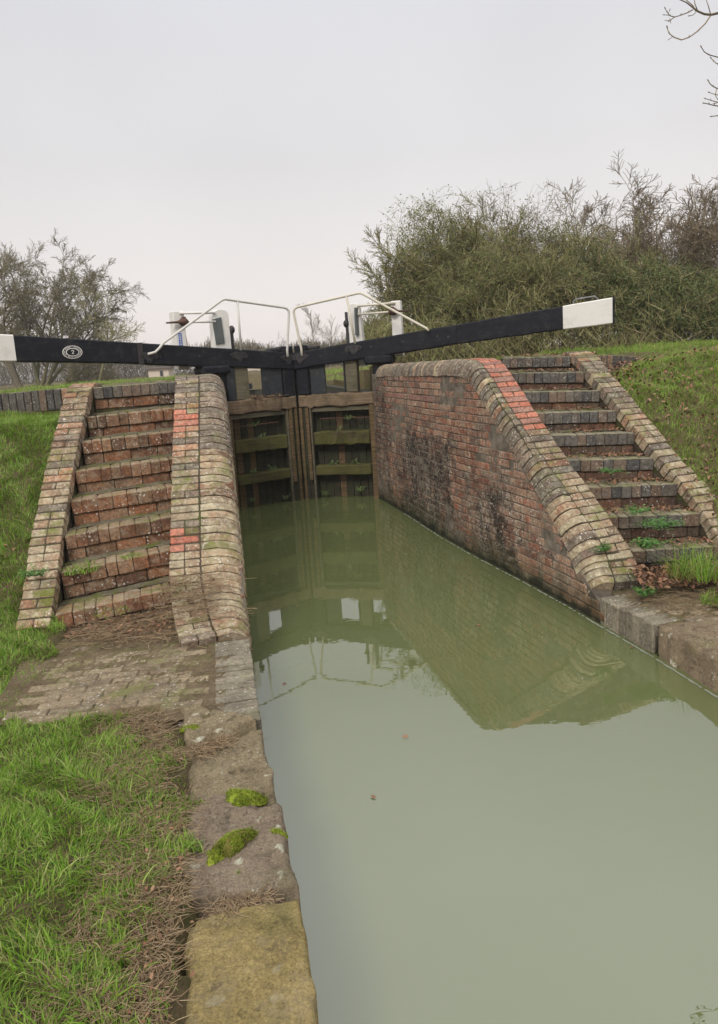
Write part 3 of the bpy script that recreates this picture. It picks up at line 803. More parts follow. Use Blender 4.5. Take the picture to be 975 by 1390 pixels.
# ------------------------------------------------------------------ landings and canal coping
ll = root('brick_landing', (-1.3, 4.0, .33), 'worn brick paving at the foot of the left steps with a grey canal edge', 'paving')
items = []; rnd = random.Random(9)
fE, LE = poly_sample([(-.553, 3.30, .352), (-.62, 3.62, .352), (-.70, 4.05, .355), (-.765, 4.38, .36)])
for i in range(int(LE / .0765)):
    p, t = fE((i + .5) * .0765); lat = lat_left(t)
    items.append((frame(p + lat * .108 - Vector((0, 0, .052 - rnd.uniform(-.003, .003))), lat, t, Vector((0, 0, 1))), (.215, .070, .104), 'paving_blue'))
lay(ll, 'edge_brick', items, 'edge_bricks')
items = []
ang = R_(6)
for r_ in range(16):
    off = (r_ % 2) * .11 + rnd.uniform(-.02, .02)
    for c in range(8):
        x = -2.35 + c * .224 + off; y = 3.50 + r_ * .077
        X = x * math.cos(ang); Y = y + (x + .9) * math.sin(ang)
        if X > float(xl(Y)) - .34 or X < -1.86 - .2 * (Y - 3.7) + rnd.uniform(-.05, .05): continue
        if Y < 3.44 + .04 * math.sin(x * 9) or Y > 4.78 + max(0, (-1.3 - X)) * -.1: continue
        items.append((frame(Vector((X, Y, .3315 + .012 * max(0, -1.0 - X) - rnd.uniform(0, .002))), Vector((math.cos(ang), math.sin(ang), 0)), Vector((-math.sin(ang), math.cos(ang), 0)), Vector((0, 0, 1))), (.219, .073, .05), 'paving_brick'))
lay(ll, 'paving_brick', items, 'paving_bricks')
def sheet(name, quad, nu, nv, mat, parent, amp=.008, seedv=1, drop=0):
    rnd = random.Random(seedv); b = MB(); a0, a1, a2, a3 = [Vector(p) for p in quad]
    for v_ in range(nv + 1):
        for u_ in range(nu + 1):
            p = a0.lerp(a1, u_ / nu).lerp(a3.lerp(a2, u_ / nu), v_ / nv); e = (u_ in (0, nu)) or (v_ in (0, nv))
            b.v.append((p.x, p.y, p.z + rnd.uniform(-amp, amp) - (drop if e else 0)))
    for v_ in range(nv):
        for u_ in range(nu):
            i0 = v_ * (nu + 1) + u_; b.f.append((i0, i0 + 1, i0 + nu + 2, i0 + nu + 1))
    return b.build(name, mat, parent, True)
sheet('joint_bed', [(-1.98, 3.40, .354), (-.74, 3.32, .3495), (-.96, 4.95, .355), (-2.28, 5.0, .388)], 80, 64, 'landing_soil', ll, .0035, 3)
cb = MB()
for i in range(13):
    p, t = fE(LE * i / 12); lat = lat_left(t)
    a = p + lat * .012 - Vector((0, 0, .02)); b_ = p + lat * .4 - Vector((0, 0, .02))
    cb.v += [tuple(a), tuple(b_), (b_.x, b_.y, -1.2), (a.x, a.y, -1.2)]
    if i:
        k = len(cb.v) - 8
        for u in range(4): cb.f.append((k + u, k + (u + 1) % 4, k + 4 + (u + 1) % 4, k + 4 + u))
cb.f.append((3, 2, 1, 0)); k = len(cb.v) - 4; cb.f.append((k, k + 1, k + 2, k + 3))
cb.build('edge_core', 'mortar', ll)

rl = root('brick_landing', (2.1, 4.9, .2), 'lichen spotted paving at the foot of the right steps beside the water', 'paving')
items = []
fE2, LE2 = poly_sample([(1.885, 4.53, .205), (1.81, 4.83, .203), (1.735, 5.12, .20), (1.715, 5.2, .20)])
for i in range(int(LE2 / .077)):
    p, t = fE2((i + .5) * .077); lat = lat_right(t)
    items.append((frame(p + lat * .11 - Vector((0, 0, .104 - rnd.uniform(-.003, .003))), lat, t, Vector((0, 0, 1))), (.222, .072, .208), 'paving_blue'))
lay(rl, 'edge_brick', items, 'edge_bricks')
items = []
for r_ in range(12):
    for c in range(8):
        off = .11 * (r_ % 2)
        t = Vector((.96, .28, 0)).normalized(); bk = Vector((-t.y, t.x, 0))
        p = Vector((2.09, 4.46, .20)) + t * (c * .224 + off + .05) + bk * (r_ * .0775)
        if p.y > 5.5 or p.y < 4.42 or p.x < float(xr(p.y)) + .34: continue
        items.append((frame(p + Vector((0, 0, -.018 + .10 * min(1, max(0, p.x - 2)) * .5 - rnd.uniform(0, .006))), t, bk, Vector((0, 0, 1))), (.219, .073, .05), 'paving_brick'))
lay(rl, 'paving_brick', items, 'paving_bricks')
sheet('joint_bed', [(1.92, 4.50, .192), (3.9, 4.75, .32), (3.7, 5.85, .40), (1.84, 5.35, .20)], 60, 40, 'landing_soil', rl, .008, 4)
cb = MB(); cb.hexa([(1.90, 4.53, -1.2), (2.4, 4.66, -1.2), (2.2, 5.3, -1.2), (1.75, 5.16, -1.2)], [(1.905, 4.53, .12), (2.4, 4.66, .16), (2.2, 5.3, .16), (1.76, 5.16, .12)])
cb.build('edge_core', 'mortar', rl)
cb2 = MB()

def stone(name, parent, corners, z, h, mat, seedv, label=None, rough=.012, res=44, round_=.022, tilt=(0, 0)):
    """weathered coping stone: bilinear patch with ragged edges, rolled arrises, thickness h. corners: near-left, near-right, far-right, far-left"""
    rnd = random.Random(seedv); from mathutils import noise
    a0, a1, a2, a3 = [Vector((c[0], c[1], 0)) for c in corners]; b = MB(); n = res
    def pt(u, v): return a0.lerp(a1, u).lerp(a3.lerp(a2, u), v)
    for j in range(n + 1):
        for i in range(n + 1):
            u, v = i / n, j / n; p = pt(u, v)
            q_ = noise.noise_vector(Vector((p.x * 5 + seedv, p.y * 5, 0))) * .03 + noise.noise_vector(Vector((p.x * 16 + seedv, p.y * 16, 3))) * .016
            e = min(u, 1 - u, v, 1 - v)
            # distance to edge in metres approx
            du = min(u, 1 - u) * ((a1 - a0).length + (a2 - a3).length) / 2; dv = min(v, 1 - v) * ((a3 - a0).length + (a2 - a1).length) / 2
            d = min(du, dv); roll = 0
            if d < round_: roll = round_ * (1 - math.sqrt(max(0, 1 - (1 - d / round_) ** 2)))
            zz_ = z - roll + (noise.noise(Vector((p.x * 4, p.y * 4, seedv))) * rough + noise.noise(Vector((p.x * 13, p.y * 13, seedv))) * rough * .6 + noise.noise(Vector((p.x * 40, p.y * 40, seedv))) * rough * .35)
            zz_ -= max(0, noise.noise(Vector((p.x * 9, p.y * 9, seedv + 5))) - .32) * .09
            zz_ += tilt[0] * (u - .5) + tilt[1] * (v - .5)
            s_ = 1 if u < .98 else .35
            b.v.append((p.x + q_.x * s_, p.y + q_.y, zz_))
    for j in range(n):
        for i in range(n):
            i0 = j * (n + 1) + i; b.f.append((i0, i0 + 1, i0 + n + 2, i0 + n + 1))
    ring = [i for i in range(n + 1)] + [(j + 1) * (n + 1) - 1 for j in range(1, n + 1)] + [n * (n + 1) + i for i in range(n - 1, -1, -1)] + [j * (n + 1) for j in range(n - 1, 0, -1)]
    k = len(b.v)
    for r_ in ring:
        v = b.v[r_]; b.v.append((v[0], v[1], v[2] - h))
    m_ = len(ring)
    for i in range(m_): b.f.append((ring[i], k + i, k + (i + 1) % m_, ring[(i + 1) % m_]))
    b.f.append(tuple(k + i for i in range(m_)))
    o = b.build(name, mat, parent, True)
    if label: o['label'] = label
    return o
cs = root('canal_coping', (-.5, 2.3, 0), 'row of old worn coping stones along the left canal edge in the foreground', 'kerb')
stone('coping_stone', cs, [(-.86, 3.06), (-.70, 3.15), (-.575, 3.27), (-1.02, 3.50)], .36, .16, 'stone_brown', 2, 'cracked brown slab tucked under the brick edge', tilt=(.0, .02))
stone('coping_stone', cs, [(-.775, 2.70), (-.402, 2.62), (-.545, 3.22), (-.92, 3.08)], .335, .30, 'stone_brown', 5, 'brown stone with pale lichen rosettes')
stone('coping_stone', cs, [(-.66, 2.12), (-.285, 2.13), (-.39, 2.615), (-.80, 2.70)], .35, .30, 'stone_pink', 8, 'pinkish grey stone carrying two clumps of moss', rough=.022)
stone('coping_stone', cs, [(-.56, 1.48), (-.17, 1.50), (-.279, 2.105), (-.60, 2.03)], .355, .30, 'stone_sand', 11, 'yellow sandstone block')
stone('coping_stone', cs, [(-.46, .75), (-.075, .75), (-.17, 1.47), (-.58, 1.46)], .35, .30, 'stone_sand', 14)
stone('coping_stone', cs, [(-.4, 0), (.02, 0), (-.075, .73), (-.5, .73)], .35, .30, 'stone_pink', 15)
fb = MB(); pts = [(-3, .32), (0, .0), (1.84, -.232), (2.55, -.388), (3.31, -.563)]
for y, x in pts:
    fb.v += [(x - .035, y, .12), (x - .45, y, .12), (x - .45, y, -1.2), (x - .035, y, -1.2)]
for i in range(len(pts) - 1):
    k = i * 4
    for u in range(4): fb.f.append((k + u, k + (u + 1) % 4, k + 4 + (u + 1) % 4, k + 4 + u))
fb.f.append((3, 2, 1, 0)); k = len(fb.v) - 4; fb.f.append((k, k + 1, k + 2, k + 3))
fb.build('footing', 'mortar', cs)
cs2 = root('canal_coping', (2.1, 4.0, 0), 'weathered sandstone blocks with white lichen along the right canal edge', 'kerb')
stone('coping_stone', cs2, [(2.025, 3.90), (2.55, 4.05), (2.42, 4.64), (1.90, 4.49)], .215, .36, 'stone_block', 21, rough=.02)
stone('coping_stone', cs2, [(2.24, 3.22), (2.75, 3.36), (2.55, 4.03), (2.03, 3.88)], .25, .40, 'stone_block', 22, rough=.02)
stone('coping_stone', cs2, [(2.45, 2.55), (2.95, 2.68), (2.75, 3.34), (2.25, 3.20)], .25, .40, 'stone_brown', 23, rough=.02)
fb = MB(); pts = [(-3, 4.05), (0, 3.32), (2.6, 2.46), (3.93, 2.03), (4.5, 1.87)]
for y, x in pts: fb.v += [(x + .03, y, .02 if y > 2.5 else .2), (x + .5, y, .02 if y > 2.5 else .2), (x + .5, y, -1.2), (x + .03, y, -1.2)]
for i in range(len(pts) - 1):
    k = i * 4
    for u in range(4): fb.f.append((k + u, k + (u + 1) % 4, k + 4 + (u + 1) % 4, k + 4 + u))
fb.f.append((3, 2, 1, 0)); k = len(fb.v) - 4; fb.f.append((k, k + 1, k + 2, k + 3))
fb.build('footing', 'mortar', cs2)

# ------------------------------------------------------------------ lock gates
def gate(side):
    H_ = GL if side == 'L' else GR
    u = (H_ - GM).normalized(); d = Vector((u.y, -u.x, 0)) if side == 'R' else Vector((-u.y, u.x, 0))
    if d.y > 0: d = -d
    mir = 1 if side == 'R' else -1
    def P(s_, dd, z): return GM + u * s_ + d * dd + Vector((0, 0, z))
    lab = ('right lock gate whose rising black balance beam ends in a white block' if side == 'R'
           else 'left lock gate whose black balance beam bears a small oval number plate')
    g = root('lock_gate', tuple(P(.6, -.12, 0)), lab, 'lock gate')
    M0 = frame(GM, u, -d, Vector((0, 0, 1)))     # local: x along leaf, y away from viewer, z up
    if M0.determinant() < 0: pass
    def part(name, mb, mat, smooth=False, parent=None):
        # meshes in leaf coordinates so that the grain follows the leaf
        me = bpy.data.meshes.new(name); me.from_pydata(mb.v, [], mb.f); me.materials.append(MATS[mat]); fix_normals(me)
        if smooth: me.shade_smooth()
        if mir < 0: pass
        o = link(name, me); par = parent or g; o.parent = par
        if par is g: o.matrix_basis = Matrix.Translation(g.location).inverted() @ M0
        else: o.matrix_basis = Matrix.Identity(4)
        return o
    rnd = random.Random(3 if side == 'R' else 4)
    def bx(x0, x1, y0, y1, z0, z1, jit=.0):
        b = MB(); b.box(x0, x1, y0, y1, z0, z1)
        if jit: b.v = [(a + rnd.uniform(-jit, jit), c + rnd.uniform(-jit, jit), e + rnd.uniform(-jit, jit)) for a, c, e in b.v]
        return b
    def bev(b, w_=.008, sub=0, rag=.0):
        me = bpy.data.meshes.new('t'); me.from_pydata(b.v, [], b.f); bm_ = bmesh.new(); bm_.from_mesh(me)
        bmesh.ops.recalc_face_normals(bm_, faces=bm_.faces)
        if sub:
            eg = sorted(bm_.edges, key=lambda e: -e.calc_length())
            long_ = [e for e in bm_.edges if e.calc_length() > .35]
            bmesh.ops.subdivide_edges(bm_, edges=long_, cuts=sub, use_grid_fill=True)
        if rag:
            for v in bm_.verts: v.co += Vector((0, rnd.uniform(-rag, rag), rnd.uniform(-rag, rag)))
        es = [e for e in bm_.edges if len(e.link_faces) == 2 and e.calc_face_angle(0) > .7]
        bmesh.ops.bevel(bm_, geom=es, offset=w_, segments=1, affect='EDGES')
        bm_.to_mesh(me); b2 = MB(); b2.v = [tuple(v.co) for v in me.vertices]; b2.f = [tuple(p.vertices) for p in me.polygons]; bm_.free(); return b2
    # breast rail
    part('breast_rail', bev(bx(.012, 1.165, 0.0, .27, 1.41, 1.595), .014, 18, .007), 'timber_brown')
    part('rail_packing', bev(bx(.2, 1.08, .05, .22, 1.33, 1.40), .006), 'timber_grey')
    # horizontal rails
    part('rail', bev(bx(.205, 1.075, .012, .26, .835, 1.028), .014, 12, .007), 'timber_algae')
    part('rail', bev(bx(.20, 1.07, .012, .26, .365, .515), .014, 10, .004), 'timber_algae')
    part('rail', bev(bx(.20, 1.07, .03, .26, -.35, -.12), .01), 'timber_black')
    # mitre post: split into the broken, weathered uprights seen in the photo
    x = .004
    for i, (wd, y0, zb, mt_) in enumerate(((.052, .015, -.6, 'timber_rotten'), (.045, .035, -.6, 'timber_black'), (.062, .004, .30, 'timber_rotten'), (.035, .02, -.6, 'timber_grey'))):
        part('mitre_post', bev(bx(x, x + wd - .006, y0, .25, zb, 1.405, .004), .006, 8, .004), mt_); x += wd
    part('mitre_post', bev(bx(-.012 if side == 'R' else .0, .2, .06, .27, -.7, 1.405), .006), 'timber_black')
    if side == 'R': part('mitre_seal', bx(-.05, .03, .10, .24, -.7, 2.2), 'timber_black')
    part('heel_post', bev(bx(1.085, 1.165, .01, .26, -.7, 1.405, .003), .01, 8, .004), 'timber_rotten')
    part('heel_post', bev(bx(1.17, 1.30, .03, .28, -.7, 2.0), .02), 'black_paint')
    # boarding behind the rails
    x = .2
    while x < 1.07:
        wd = min(rnd.uniform(.09, .13), 1.08 - x)
        part('board', bev(bx(x, x + wd - .006, .20 + rnd.uniform(-.006, .006), .245, -.7, 1.40), .004, 6, .003), 'timber_rotten' if rnd.random() < .12 else 'timber_black'); x += wd
    rb = MB(); rb.tube([(.30, .10, 1.225), (1.08, .10, 1.215)], .010, 6); part('tie_rod', rb, 'rusty_iron')
    # balance beam: tapered, rising outward
    def zt(s_): return 2.232 + .098 * s_ if s_ < 4.6 else 2.68
    def zb(s_): return float(np.interp(s_, [0, 2.0, 2.42, 3.86, 4.52], [1.985, 2.158, 2.20, 2.30, 2.335]))
    def beam(s0, s1, y0, y1, ins=0.):
        b = MB(); n = max(2, int((s1 - s0) / .12))
        for i in range(n + 1):
            s_ = s0 + (s1 - s0) * i / n; j1, j2 = rnd.uniform(-.002, .002), rnd.uniform(-.0035, .0035)
            c = .012
            a, t_ = zb(s_) + ins + j2, zt(s_) - ins + j1
            b.v += [(s_, y0, a + c), (s_, y0, t_ - c), (s_, y0 + c, t_), (s_, y1 - c, t_), (s_, y1, t_ - c), (s_, y1, a + c), (s_, y1 - c, a), (s_, y0 + c, a)]
            if i:
                k = len(b.v) - 16
                for q_ in range(8): b.f.append((k + q_, k + (q_ + 1) % 8, k + 8 + (q_ + 1) % 8, k + 8 + q_))
        b.f.append(tuple(range(8))); k = len(b.v) - 8; b.f.append(tuple(range(k, k + 8)))
        return b
    wS = 3.86 if side == 'R' else 3.80
    part('balance_beam', beam(-.008 if side == 'R' else .0, wS, 0.0, .29), 'black_paint')
    part('beam_end', beam(wS + .001, 4.50, -.004, .294, -.002), 'white_paint')
    part('beam_cap', beam(4.501, 4.53, -.010, .30, -.006), 'black_paint')
    if side == 'R':
        b = beam(.0, 2.42, -.022, -.001, .006); part('side_plate', b, 'black_paint')
        hb = MB(); hb.tube([(4.02, .31, zt(4.0) - .1), (4.02, .31, zt(4.0) + .055), (4.05, .31, zt(4) + .085), (4.30, .31, zt(4.3) + .075), (4.34, .31, zt(4.3) + .04), (4.34, .31, zt(4.3) - .1)], .011, 8); part('grab_handle', hb, 'galvanised', True)
    else:
        part('strap', bev(bx(2.27, 2.34, -.012, .0, zb(2.3) - .004, zt(2.3) + .004), .003), 'iron')
        # oval number plate
        cx, cz = 3.154, zb(3.154) + .125
        for nm, rx, rz, yy, mt_ in (('number_plate', .118, .080, -.010, 'white_paint'), ('plate_band', .108, .072, -.0125, 'black_paint'), ('plate_ring', .080, .051, -.015, 'white_paint'), ('plate_centre', .070, .042, -.0175, 'black_paint')):
            b = MB(); N = 32
            for i in range(N):
                a = 2 * math.pi * i / N; b.v.append((cx + rx * math.cos(a), yy, cz + rz * math.sin(a)))
            for i in range(N):
                a = 2 * math.pi * i / N; b.v.append((cx + rx * math.cos(a), .0, cz + rz * math.sin(a)))
            b.f = [tuple(range(N))] + [(i, (i + 1) % N, N + (i + 1) % N, N + i) for i in range(N)]
            pl = part(nm, b, mt_)
        tx = MB(); s2 = .026
        two = [(-.5, .55), (-.3, .9), (.15, 1.), (.5, .7), (.45, .3), (.05, -.15), (-.5, -.75), (.55, -.75)]
        tx.tube([(cx + a * s2 * -1, -.020, cz + c * s2 * .95 - .002) for a, c in two], .0042, 6); part('numeral', tx, 'white_paint')
        lt = MB()
        for i in range(34):        # worn raised lettering round the band, too small to read
            a = 2 * math.pi * i / 34
            if rnd.random() < .12: continue
            lx, lz = cx + .094 * math.cos(a), cz + .0615 * math.sin(a)
            tw = rnd.uniform(.002, .0045); lt.box(lx - tw, lx + tw, -.0155, -.012, lz - .0055, lz + .0055)
        o = part('plate_lettering', lt, 'white_paint'); o['kind'] = 'stuff'
    # brackets and bolts
    for s_ in ([.10, .92] if side == 'R' else [.10, .90, 2.2]):
        yf = -.022 if side == 'R' else 0.
        b = MB(); zc = (zb(s_) + zt(s_)) / 2 + .035 - (.07 if s_ > 2 else 0)
        prof = [(-.135, .0), (-.10, .045), (-.03, .06), (.05, .06), (.14, .02), (.10, -.02), (.05, -.035), (.02, -.085), (-.02, -.085), (-.05, -.03), (-.12, -.035)]
        for yy in (yf - .016, yf):
            for a, c in prof: b.v.append((s_ + a, yy, zc + c))
        n = len(prof); b.f = [tuple(range(n)), tuple(range(2 * n - 1, n - 1, -1))] + [(i, (i + 1) % n, n + (i + 1) % n, n + i) for i in range(n)]
        br = part('rail_bracket', b, 'iron')
        for (a, c) in ((-.08, .01), (0, .03), (.08, .02), (0, -.055)):
            bo = MB(); bo.tube([(s_ + a, yf - .014, zc + c), (s_ + a, yf - .036, zc + c)], .014, 6); part('bolt', bo, 'iron', parent=br)
    for s_, dz in (((.42, .0), (1.18, .02), (1.65, .02), (2.15, .02), (2.3, -.02)) if side == 'R' else ((1.5, 0), (2.05, -.03))):
        bo = MB(); yf = -.022 if side == 'R' else 0.; bo.tube([(s_, yf + .002, (zb(s_) + zt(s_)) / 2 + dz), (s_, yf - .012, (zb(s_) + zt(s_)) / 2 + dz)], [.022, .015], 8); part('beam_bolt', bo, 'iron')
    # mitre post head, boards and struts between breast rail and beam
    part('post_head', bev(bx(.0, .19, .02, .26, 1.60, 2.33), .012), 'black_paint')
    part('post_cap', bev(bx(.03, .15, .03, .2, zt(.1) + .05, zt(.1) + .09), .01), 'iron')
    part('post_cap', bev(bx(.2, .36, .04, .2, zt(.3) + .004, zt(.3) + .055), .012), 'iron')
    part('infill_board', bev(bx(.21, .44 if side == 'R' else .53, .05, .1, 1.60, 2.06), .006), 'board_grey')
    part('paddle_strut', bev(bx(.755, .935 if side == 'R' else .97, .04, .2, 1.60, 2.08), .012, 0), 'timber_grey')
    part('paddle_strut', bev(bx(.73 if side == 'R' else .975, .75 if side == 'R' else 1.10, .03, .22, 1.60, 2.08), .006), 'board_grey')
    # heel collar on the coping
    part('collar_block', bev(bx(1.06, 1.48, -.05, .30, 1.985, 2.11), .03), 'black_paint')
    part('collar_strap', bev(bx(1.18, 1.62, .02, .24, 1.955, 2.0), .015), 'rusty_iron')
    # paddle posts above the beam
    yb = .30
    bot = zt(.9) - .35
    pb = MB(); x0, x1, wb = .795, .965, 1.02
    if side == 'L': x0, x1, wb = .86, 1.10, 1.12
    N = 7; prof = [(x0 - .01, bot), (wb, bot), (x1, 2.82)] + [((x0 + x1) / 2 + (x1 - x0) / 2 * math.cos(a), 2.82 + .085 * math.sin(a)) for a in np.linspace(.25, math.pi - .25, 6)] + [(x0, 2.82)]
    for yy in (yb - .0, yb + .16):
        for a, c in prof: pb.v.append((a, yy, c))
    n = len(prof); pb.f = [tuple(range(n)), tuple(range(2 * n - 1, n - 1, -1))] + [(i, (i + 1) % n, n + (i + 1) % n, n + i) for i in range(n)]
    part('paddle_post', bev(pb, .008), 'white_paint')
    if side == 'L':
        pl = bev(MB().add([(.965, yb - .02, 2.42), (1.10, yb - .02, 2.41), (1.125, yb - .02, 2.76), (.985, yb - .02, 2.79), (.965, yb, 2.42), (1.10, yb, 2.41), (1.125, yb, 2.76), (.985, yb, 2.79)], BOXF), .003)
    else:
        pl = bev(MB().add([(.895, yb - .06, 2.43), (.935, yb - .06, 2.43), (.925, yb - .06, 2.83), (.905, yb - .06, 2.83), (.895, yb - .0, 2.43), (.95, yb - .0, 2.43), (.95, yb - .0, 2.83), (.905, yb - .0, 2.83)], BOXF), .003)
    part('cover_plate', pl, 'grey_paint')
    a0_, a1_ = (1.445, 1.59) if side == 'R' else (1.53, 1.69)
    pa = bx(a0_, a1_, yb, yb + .16, zt(1.5) - .3, 2.885)
    part('spindle_post', bev(pa, .01), 'white_paint' if side == 'R' else 'white_paint')
    if side == 'L':
        wdg = MB().add([(a0_ - .035, yb + .02, 2.34), (a0_ + .035, yb + .02, 2.34), (a0_ + .035, yb + .02, 2.70), (a0_ + .012, yb + .02, 2.70), (a0_ - .035, yb + .14, 2.34), (a0_ + .035, yb + .14, 2.34), (a0_ + .035, yb + .14, 2.70), (a0_ + .012, yb + .14, 2.70)], BOXF)
        part('post_wedge', bev(wdg, .004), 'peeled_wood')
        bl = part('blue_label', bx(1.60, 1.645, yb - .006, yb, 2.36, 2.585), 'blue_paint')
        lt = MB()
        for i in range(9): lt.box(1.611, 1.634, yb - .009, yb - .0065, 2.375 + i * .023, 2.375 + i * .023 + rnd.uniform(.006, .014))
        part('label_lettering', lt, 'white_paint', parent=bl)
    # connecting rods, spindle, pinion
    e0 = x1 - .02; e1 = a0_ + .02
    for zz_, rr in ((2.85, .017), (2.727, .016)):
        rb = MB(); rb.tube([(e0, yb + .03 - .05, zz_), (e1 + .05, yb + .03 - .05, zz_ + .003)], rr, 8); part('connecting_rod', rb, 'cream_paint' if side == 'R' else 'white_paint', True)
    hb = MB(); sp = a0_ + .02
    hb.tube([(sp - .05, yb - .05, 2.73), (sp - .02, yb - .05, 2.73), (sp, yb - .05, 2.73), (sp + .05, yb - .05, 2.73), (sp + .07, yb - .05, 2.73), (sp + .10, yb - .05, 2.73), (sp + .27, yb - .05, 2.722)], [.018, .05, .055, .055, .035, .017, .011], 10); part('windlass_spindle', hb, 'rusty_iron', True)
    part('pawl', bev(bx(sp - .01, sp + .03, yb - .08, yb, 2.73, 2.80), .006), 'rusty_iron')
    rk = bx(x0 - .055, x0 - .018, yb + .01, yb + .05, 2.0, 2.78 if side == 'R' else 2.66); part('rack', rk, 'iron')
    ba = MB(); ba.tube([(x0 - .045 + dx_, yb + .03, 2.61 + dz_) for dx_, dz_ in ((0, .06), (-.0, .045), (0, .02), (0, -.02), (0, -.045), (0, -.06))], [.012, .03, .045, .045, .03, .012], 10)
    part('pinion', ba, 'iron', True)
    # handrail
    yh = -.045
    rail = [(.135, yh, zt(.13) - .07), (.135, yh, zt(.13) + .03), (.062, yh, 2.78), (.06, yh, 2.825), (.075, yh, 2.858), (.125, yh, 2.882), (.5, yh, 2.932), (.90, yh, 2.985), (1.05, yh, 3.006), (1.10, yh, 2.995), (1.14, yh, 2.97), (2.0, yh, zt(2.0) + .015)]
    if side == 'L': rail += [(2.06, yh, zt(2) - .05), (2.12, yh, zt(2) - .10), (2.22, yh, zt(2) - .12)]
    else: rail += [(2.03, yh, zt(2.0) - .02)]
    hr = MB(); hr.tube(rail, .018, 8); hro = part('handrail', hr, 'cream_paint' if side == 'R' else 'rail_white', True)
    st_ = MB(); st_.tube([(.87, yh, 2.98), (.955 if side == 'R' else .88, yh, zt(.9) - .02)], .017, 8); part('handrail_post', st_, 'cream_paint' if side == 'R' else 'rail_white', True)
    # ferns rooted on the rails
    fn = MB()
    for (fx, fz, nn, hh) in ((.75, 1.20, 18, .10), (.45, .52, 16, .08), (.8, .52, 12, .08), (.3, .05, 16, .07), (.85, .10, 12, .07), (.6, 1.03, 8, .05)):
        for _ in range(nn):
            a = rnd.uniform(0, 6.28); r_ = rnd.uniform(.02, hh); b_ = Vector((fx + rnd.uniform(-.05, .05), rnd.uniform(.02, .17), fz)); tp = b_ + Vector((math.cos(a) * r_, math.sin(a) * r_ * .5, rnd.uniform(-.02, .09)))
            w_ = Vector((-math.sin(a), 0, math.cos(a))) * .013; md = (b_ + tp) / 2 + Vector((0, 0, .015))
            fn.add([b_, md - w_, tp, md + w_], [(0, 1, 2, 3)])
    o = part('fern_leaves', fn, 'ivy_leaf'); o['kind'] = 'stuff'
    return g, P
gR, PR = gate('R'); gL, PL = gate('L')

# ------------------------------------------------------------------ scatter helpers
def blades(name, pts, hmin, hmax, wmin, wmax, mat, lean=.5, label=None, cat=None, flat=None, parent=None, lod=False):
    """pts (n,3). one curved, tapering blade each"""
    n = len(pts); a = rs.uniform(0, 2 * np.pi, n); h = rs.uniform(hmin, hmax, n); wd = rs.uniform(wmin, wmax, n); ln = rs.uniform(.1, 1, n) * lean
    ca = 3.1 * np.sin(pts[:, 0] * 9 + 2 * np.sin(pts[:, 1] * 7)) + 2.2 * np.cos(pts[:, 1] * 11 + pts[:, 0] * 4); a = ca + rs.normal(0, .8, n)
    h = h * (.75 + .5 * (.5 + .5 * np.sin(pts[:, 0] * 14 + pts[:, 1] * 9) * np.cos(pts[:, 1] * 13 - pts[:, 0] * 6)))
    dx, dy = np.cos(a), np.sin(a); fa = a + rs.uniform(-1.2, 1.2, n); tx, ty = -np.sin(fa), np.cos(fa)
    Z = np.zeros((n, 7, 3))
    for j, (t, ww) in enumerate(((0, .75), (.4, 1.), (.75, .7))):
        off = ln * h * t ** 1.8; zz_ = h * t * (1 - .3 * ln * t)
        cx = pts[:, 0] + dx * off; cy = pts[:, 1] + dy * off; cz = pts[:, 2] + zz_
        for k, sg in ((0, -1), (1, 1)):
            Z[:, 2 * j + k, 0] = cx + sg * tx * wd * ww / 2; Z[:, 2 * j + k, 1] = cy + sg * ty * wd * ww / 2; Z[:, 2 * j + k, 2] = cz
    off = ln * h * 1.05; Z[:, 6, 0] = pts[:, 0] + dx * off; Z[:, 6, 1] = pts[:, 1] + dy * off; Z[:, 6, 2] = pts[:, 2] + h * (1 - .42 * ln)
    if lod:
        Z = Z[:, [0, 1, 2, 3, 6]]; T = np.array([[0, 1, 3], [0, 3, 2], [2, 3, 4]]).ravel(); F = (np.arange(n)[:, None] * 5 + T[None, :]).ravel()
    else:
        T = np.array([[0, 1, 3], [0, 3, 2], [2, 3, 5], [2, 5, 4], [4, 5, 6]]).ravel(); F = (np.arange(n)[:, None] * 7 + T[None, :]).ravel()
    me = np_mesh(name, Z.reshape(-1, 3), 3, F, mat)
    o = link(name, me, parent); o['kind'] = 'stuff'
    if label: o['label'] = label; o['category'] = cat or 'grass'
    return o
def scatter(x0, x1, y0, y1, n, keep):
    x = rs.uniform(x0, x1, n); y = rs.uniform(y0, y1, n); k = keep(x, y); return x[k], y[k]
def clump(x, y, f=3.): return .5 + .5 * np.sin(x * f * 2.1 + 2 * np.sin(y * f * 1.3)) * np.cos(y * f * 1.9 + 1.7 * np.sin(x * f))
def edge_noise(x, y): return .06 * np.sin(x * 7 + y * 5) + .04 * np.sin(y * 17 - x * 9) + .03 * np.sin(y * 41)

